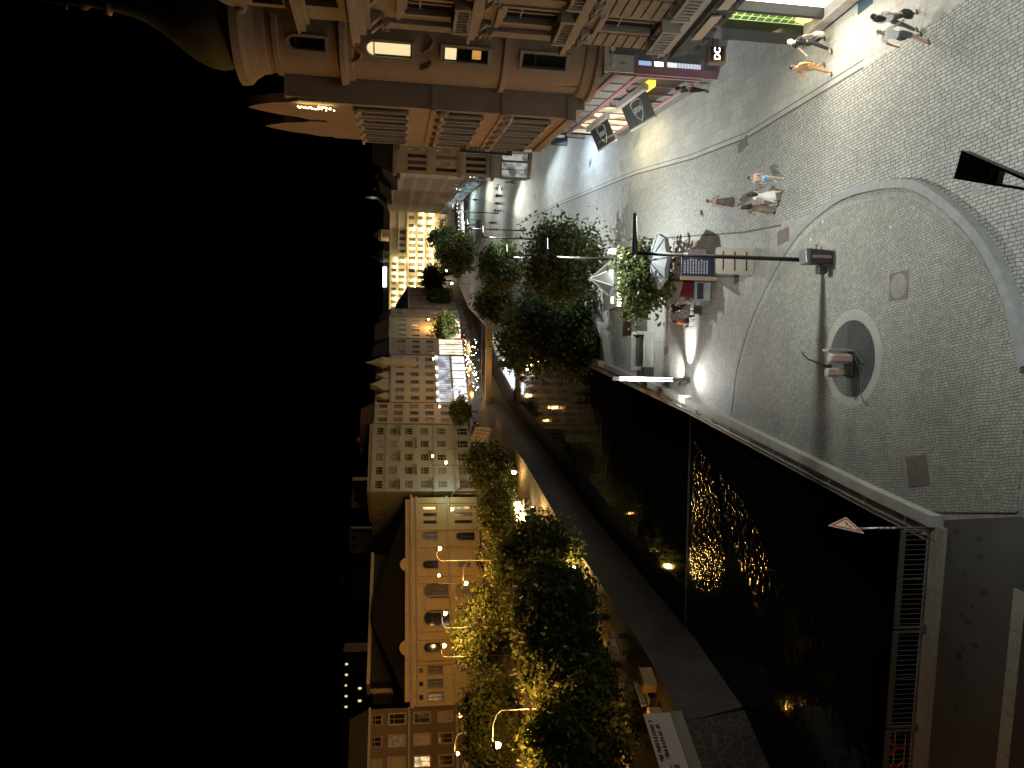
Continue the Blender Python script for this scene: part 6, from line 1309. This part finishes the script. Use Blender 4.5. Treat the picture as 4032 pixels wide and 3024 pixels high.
# stone trough, dark boxes, curved stone edge with hedge
a_, b_ = g(1411, 800), g(1411, 716); tr2 = thing('stone_trough', 'pale stone trough with a dark opening beside the lamp column', 'trough', (a_.x, a_.y, 0)); TL = b_.x-a_.x
MB().box(0, TL, -.0, 1.1, 0, .62).box(0, .22, 0, 1.1, .621, 1.15).box(TL-.22, TL, 0, 1.1, .621, 1.15).box(.221, TL-.221, .95, 1.1, .621, 1.15).box(-.06, TL+.06, -.06, 1.16, -.0, .08).build('body', kerbstone, tr2, bevel=.02); MB().box(.23, TL-.23, .2, .94, .622, .9).build('planting', mat('dark_soil_plants', (.025, .022, .018), .95, 9, .6, .5), tr2)
for px, lab in (((1412, 808), 'dark stone block at the river end of the pale trough'), ((1398, 700), 'dark stone block between trough and cafe table')):
    p = g(*px); o = thing('stone_block', lab, 'block', (p.x, p.y, 0)); MB().box(-.45, .45, 0, .8, 0, .78).box(-.5, .5, -.05, .85, .781, .86).build('body', mat('dark_block', (.07, .07, .068), .7, 7, .2), o, bevel=.02)
cv_ = smooth_path([g(1268, 668).xy, g(1290, 692).xy, g(1305, 715).xy, g(1314, 750).xy, g(1318, 792).xy], 6); mb = MB(); I, O = offset(cv_, .0), offset(cv_, .42)
for i in range(len(cv_)-1): mb.hexa([(*I[i], 0), (*I[i+1], 0), (*O[i+1], 0), (*O[i], 0), (*I[i], .5), (*I[i+1], .5), (*O[i+1], .5), (*O[i], .5)])
tag(mb.build('curved_edge', kerbstone), 'pale curved stone edge of the dark planting by the river', 'stone edge')
# fountain with standing stones
fc = Vector((1.1, 26.0)); fo = thing('fountain', 'sunken round fountain with upright stones and a bent bronze rod on the platform', 'fountain', (fc.x, fc.y, .06))
MB().lathe([(1.42, .012), (1.78, .012), (1.8, .002)], seg=44).lathe([(1.42, .012), (1.42, -.12)], seg=44).build('stone_ring', mat('ring_stone', (.29, .28, .25), .8, 9, .2, .15), fo)
MB().lathe([(.01, .004), (1.419, .004)], seg=40).build('basin', mat('dark_basin', (.085, .09, .082), .4, 4, .3), fo)
gd = MB()
for k_ in range(-11, 12):
    hw = math.sqrt(max(0, 1.39**2-(k_*.12)**2)); gd.box(k_*.12-.012, k_*.12+.012, -hw, hw, .005, .016)
    if k_ < 3: gd.box(-hw, hw, k_*.12-.012, k_*.12+.012, .016, .024)
gd.build('grating', mat('grating', (.07, .075, .07), .5, 9, .2, 0, .4), fo)
pkst = mat('pink_granite', (.44, .33, .28), .6, 14, .2, .15); bronze = mat('bronze', (.05, .048, .035), .5, 14, .3, .1, .5)
MB().lathe([(.02, .03), (.15, .05), (.2, .15), (.2, .86), (.17, .92), (.01, .93)], (.0, -.05), 6).build('upright_stone', pkst, fo, bevel=.02)
MB().lathe([(.02, .28), (.12, .34), (.17, .5), (.17, .98), (.02, 1.0)], (-.52, .0), 6).build('upright_stone', pkst, fo, bevel=.02)
MB().hexa([(.26, -.12, .02), (.34, -.12, .02), (.34, .3, .02), (.26, .3, .02), (.26, -.12, 1.0), (.34, -.12, 1.0), (.34, .3, 1.0), (.26, .3, 1.0)]).build('upright_slab', stone_trim, fo, bevel=.01)
MB().hexa([(-.7, -.15, .02), (.1, -.15, .02), (.1, .25, .02), (-.7, .25, .02), (-.6, -.1, .3), (.1, -.1, .16), (.1, .2, .16), (-.6, .2, .3)]).build('dark_base', bronze, fo, bevel=.03)
MB().tube([(-.28, -.12, .9), (-.3, -.12, 1.05), (-.24, -.14, 1.2), (-.16, -.15, 1.5), (-.06, -.18, 1.8), (.14, -.2, 2.05), (.22, -.2, 2.1)], [.07, .06, .03, .025, .022, .02, .015], 8).tube([(.14, -.2, 2.05), (.19, -.2, 1.96)], .012).build('bronze_rod', bronze, fo, smooth=True)
MB().tube([(.3, -.3, .1), (-.2, -.75, .02)], .05, 6).tube([(.15, -.3, .12), (-.4, -.6, .02)], .04, 6).build('bronze_beam', bronze, fo)
# ------------------------------------------------------------------ far outdoor seating along the street (dark cloths and chairs)
for i, (px, lab) in enumerate([((1008, 460), 'dark enclosed outdoor seating tent far along the street, left of pedestrians'), ((1012, 480), 'second dark seating tent further right of the far trees'), ((1035, 505), 'outdoor tables with chairs beside the far plaza lamp')]):
    p = g(*px); o = thing('seating_pavilion', lab, 'pavilion', (p.x, p.y, 0)); MB().box(-2.5, 2.5, -2, 3, 2.6, 2.75).build('roof', dgrey, o); MB().box(-2.5, 2.5, -2.0, -1.95, 0, .9).build('front_panel', mat('dark_panel', (.05, .055, .05), .6, 5, .2), o)
    for a in (-2.45, 2.45):
        for b in (-1.95, 2.95): MB().tube([(a, b, 0), (a, b, 2.6)], .05).build('post', blackmetal, o)
    lm = MB(); 
    for k_ in range(5): lm.ball((-2+k_, -.5, 2.4), .06, seg=6, rings=4)
    lm.build('small_lamps', emit('pav_bulb', (.9, 1, .95), 18), o)
for i, (px, lab) in enumerate([((1048, 518), 'far cafe table nearest the second row of trees'), ((1040, 524), 'far cafe table with a white cloth beside the dark mast'), ((1056, 512), 'far cafe table at the edge of the smooth street'), ((968, 425), 'far cafe table under bright white lamps at the bend'), ((975, 430), 'second far cafe table at the bend')]):
    p = g(*px); table(lab, p.x, p.y, .5)
# ------------------------------------------------------------------ left promenade: benches, lit boxes, banner, cars
benchw = mat('bench_white', (.42, .38, .32), .6, 8, .2)
def bench(label, px, rot, l=2.0, mt=benchw):
    p = g(*px); o = thing('park_bench', label, 'bench', (p.x, p.y, 0), R(rot), 'benches of the left promenade')
    s = MB(); b = MB()
    for k_ in range(4): s.box(-l/2, l/2, -.22+k_*.115, -.13+k_*.115, .43, .46)
    for k_ in range(3): b.hexa([(-l/2, .25+.03*k_, .55+k_*.13), (l/2, .25+.03*k_, .55+k_*.13), (l/2, .28+.03*k_, .55+k_*.13), (-l/2, .28+.03*k_, .55+k_*.13), (-l/2, .27+.03*k_, .64+k_*.13), (l/2, .27+.03*k_, .64+k_*.13), (l/2, .30+.03*k_, .64+k_*.13), (-l/2, .30+.03*k_, .64+k_*.13)])
    s.build('seat', mt, o); b.build('backrest', mt, o)
    for a in (-l/2+.2, l/2-.2): MB().box(a-.03, a+.03, -.2, .22, 0, .42).box(a-.03, a+.03, .225, .29, 0, .95).build('leg', greymetal, o)
    return o
bench('white bench on the left promenade beside the wooden box, nearest the banner', (1408, 1490), 62); bench('white bench in the middle of the left promenade', (1350, 1390), 62); bench('white bench with a dark bicycle leaning by it on the left promenade', (1296, 1320), 64); bench('farther white bench by the promenade steps', (1262, 1255), 66)
bench('bench with white slats under the left street trees', (1165, 1628), 20); bench('bench beside the amber gooseneck lamp pole, in shade', (1098, 1372), 20)
for px, lab in (((1432, 1545), 'amber-lit wooden planter box by the near left bench'), ((1412, 1458), 'wooden planter box between two white benches'), ((1246, 1215), 'amber-lit wooden planter box at the far end of the promenade')):
    p = g(*px); o = thing('planter_box', lab, 'planter', (p.x-.3, p.y, 0), R(62)); MB().box(-.7, .7, -.35, .35, 0, .75).box(-.75, .75, -.4, .4, .751, .82).build('body', mat('planter_timber', (.45, .30, .14), .7, 7, .25), o, bevel=.02); MB().ball((0, 0, .85), (.5, .25, .2)).build('planting', leafD, o)
light('POINT', (-20.2, 45.6, 1.9), 60, SOD, .1); light('POINT', (-13.6, 79, 1.6), 50, SOD, .1)
bk = g(1306, 1310); bi = thing('bicycle', 'dark bicycle leaning at the promenade bench', 'bicycle', (bk.x+.5, bk.y, 0), R(62))
for dx in (-.52, .52):
    mb = MB(); mb.tube([(dx+.33*math.cos(2*PI*i/18), 0, .34+.33*math.sin(2*PI*i/18)) for i in range(19)], .018, 5); mb.build('wheel', blackmetal, bi)
MB().tube([(-.52, 0, .34), (-.15, 0, .34), (.35, 0, .8), (-.28, 0, .78), (-.52, 0, .34)], .02).tube([(-.15, 0, .34), (-.3, 0, .9)], .02).tube([(.52, 0, .34), (.34, 0, .95)], .02).build('frame', blackmetal, bi); MB().box(-.42, -.2, -.06, .06, .9, .95).build('saddle', blackmetal, bi); MB().tube([(.34, -.28, 1.0), (.34, .28, 1.0)], .016).build('handlebar', greymetal, bi)
# banner fence near the left edge
ba, bb_ = Vector((-18.75, 42.3)), Vector((-22.4, 35.9)); tb_ = (bb_-ba).normalized(); nb_ = Vector((-tb_.y, tb_.x)); nb_ = nb_ if nb_.x > 0 else -nb_
bn = thing('banner', 'white banner with two dark lines of writing on the left river wall', 'banner', (ba.x, ba.y, 0)); Lb_ = (bb_-ba).length
def BP(u, w_, z): v = tb_*u+nb_*w_; return (v.x, v.y, z)
def bbox(mb, u0, u1, w0, w1, z0, z1): mb.hexa([BP(u0, w0, z0), BP(u1, w0, z0), BP(u1, w1, z0), BP(u0, w1, z0), BP(u0, w0, z1), BP(u1, w0, z1), BP(u1, w1, z1), BP(u0, w1, z1)])
mb = MB(); bbox(mb, 0, Lb_, 0, .03, .75, 2.35); mb.build('cloth', mat('banner_white', (.62, .56, .55), .7, 3, .06), bn)
mb = MB(); bbox(mb, -.05, Lb_, -.02, .05, .05, .72); mb.build('base_wall', concrete, bn)
r_ = random.Random(12)
for zz, u_0, u_1 in ((1.95, .5, 2.9), (1.6, .8, 2.9)):
    u = u_0; mb = MB()
    while u < u_1:
        L_ = r_.uniform(.08, .17); bbox(mb, u-.06, u+L_*.25, .031, .035, zz, zz+.24); bbox(mb, u, u+L_, .031, .035, zz+r_.choice([0, .1, .2]), zz+r_.choice([0, .1, .2])+.045) if True else None; bbox(mb, u+L_*.75, u+L_, .031, .035, zz, zz+r_.uniform(.14, .24)); u += L_+.05 + (.12 if r_.random() < .15 else 0)
    mb.build('writing_line', mat('banner_ink', (.07, .06, .07), .7, 9, .1), bn)
mb = MB(); mb.extr([(3.2, 1.25), (3.2, 1.6), (5.2, .95), (5.2, .8)], BP(0, .031, 0), (*tb_, 0), (0, 0, 1), (*(nb_*.004), 0)); mb.extr([(3.2, 1.7), (3.2, 1.8), (5.6, 1.1), (5.6, 1.0)], BP(0, .031, 0), (*tb_, 0), (0, 0, 1), (*(nb_*.004), 0)); mb.build('violet_drawing', mat('banner_violet', (.13, .10, .19), .7, 9, .15), bn)
for px, lab in (((1243, 1198), 'added amber bollard lamp at the far end of the promenade by the river wall'), ((1262, 1228), 'added amber bollard lamp between the far planter and the bench'), ((1172, 1098), 'added amber bollard lamp just left of the glowing kiosk'), ((1126, 1020), 'added amber bollard lamp right of the glowing kiosk, towards the sail awning')):
    p = g(*px); o = thing('added_bollard', lab, 'added bollard lamp', (p.x, p.y, 0)); MB().tube([(0, 0, 0), (0, 0, .8)], .07).build('post', greymetal, o); MB().tube([(0, 0, .8), (0, 0, 1.25)], .2, 10).build('lamp', emit('bollard_amber', (1, .6, .18), 330), o); MB().tube([(0, 0, 1.252), (0, 0, 1.3)], .23, 10).build('cap', greymetal, o)  # bollards added so their reflections make amber glitter below the weir
# lit kiosk on the river path
p = g(1152, 1082); kk = thing('river_kiosk', 'small glowing white kiosk under the left promenade trees by the river wall', 'kiosk', (p.x-1.2, p.y+1, 0), R(60)); MB().box(-2.0, 2.0, 0, 2.2, 0, .8).box(-2.0, 2.0, .3, 2.2, .8, 2.4).build('wall', pl_cream, kk); MB().box(-2.3, 2.3, -.4, 2.5, 2.41, 2.6).build('roof', slate, kk)
for a in (-1.4, -.45, .5, 1.4): MB().box(a-.4, a+.4, .25, .298, .95, 2.1).build('window', emit('kiosk_lit', (1, .70, .28), 26), kk)
light('POINT', (p.x+.3, p.y-.2, 1.8), 60, (1, .9, .6), .1)
carp = [mat('car_black', (.012, .012, .014), .25, 3, .1), mat('car_silver', (.30, .30, .30), .3, 3, .1, 0, .5), mat('car_dark_blue', (.015, .02, .035), .25, 3, .1)]
def car(label, x, y, rot, mt, brake=False):
    o = thing('parked_car', label, 'car', (x, y, 0), R(rot), 'cars along the left street')
    prof = [(-2.1, .35), (-2.15, .7), (-1.95, .92), (-1.45, 1.0), (-.95, 1.42), (.45, 1.45), (1.15, .98), (1.95, .85), (2.15, .6), (2.1, .32)]
    mb = MB(); ys = [(-.84, .86), (-.86, 1), (.86, 1), (.84, .86)]
    mb.extr(prof, (0, .86, 0), (1, 0, 0), (0, 0, 1), (0, -1.72, 0)); mb.build('body', mt, o, bevel=.07)
    MB().extr([(-1.28, 1.02), (-.88, 1.36), (.4, 1.38), (.95, 1.02)], (0, .868, 0), (1, 0, 0), (0, 0, 1), (0, -1.736, 0)).build('windows', winglass, o)
    for a in (-1.3, 1.32):
        for b in (-.8, .8): mb = MB().tube([(a, b-.1, .32), (a, b+.1, .32)], .32, 16); wh = mb.build('wheel', blackmetal, o); MB().tube([(a, b-.11, .32), (a, b+.11, .32)], .17, 10).build('rim', steel, wh)
    for b in (-.6, .6): MB().box(2.06, 2.16, b-.16, b+.16, .6, .74).build('headlight', mat('headlight_glass', (.5, .5, .5), .2, 9, .1), o); MB().box(-2.17, -2.08, b-.16, b+.16, .66, .82).build('tail_light', emit('tail_light_on', (1, .02, .02), 12) if brake else mat('tail_light', (.2, .01, .01), .3, 9, .1), o)
    return o
car('black car parked before the ornate hall under the two-armed lamp', -32.6, 143.0, 42, carp[0]); car('dark car parked in front of the white house', -14.5, 160.5, 40, carp[2]); car('silver car parked by the white house cafe', -9.0, 164.5, 42, carp[1]); car('black car beside the sail awning, nearest the river', -9.6, 154, 50, carp[0])
p = g(1012, 735); car('car with red tail lights on beyond the terrace', p.x+2, p.y+6, 60, carp[2], True)
q = g(1150, 1330); fig = at((1030, 1110)); person('person standing on the left street near the hall corner', *fig, 200, 1.75, blk, dgrey, fingers=False)
# white flag-like flood lamp and small litter on the plaza
pp_ = MB()
for px in ((3132+248/2.458, 600+672/2.458), (3132+130/2.458, 600+843/2.458), (3132+903/2.458, 600+727/2.458)):
    v = g(px[0]/K, px[1]/K, .14)
    o = MB().hexa([(-.06, -.03, 0), (.05, -.04, 0), (.06, .03, 0), (-.04, .04, 0), (-.05, -.02, .02), (.04, -.03, .03), (.05, .02, .02), (-.03, .03, .01)]).build('paper_scrap', wht_c, None, (v.x, v.y, .062)); tag(o, 'small white paper scrap lying on the round platform', 'litter', 'paper scraps on the platform')
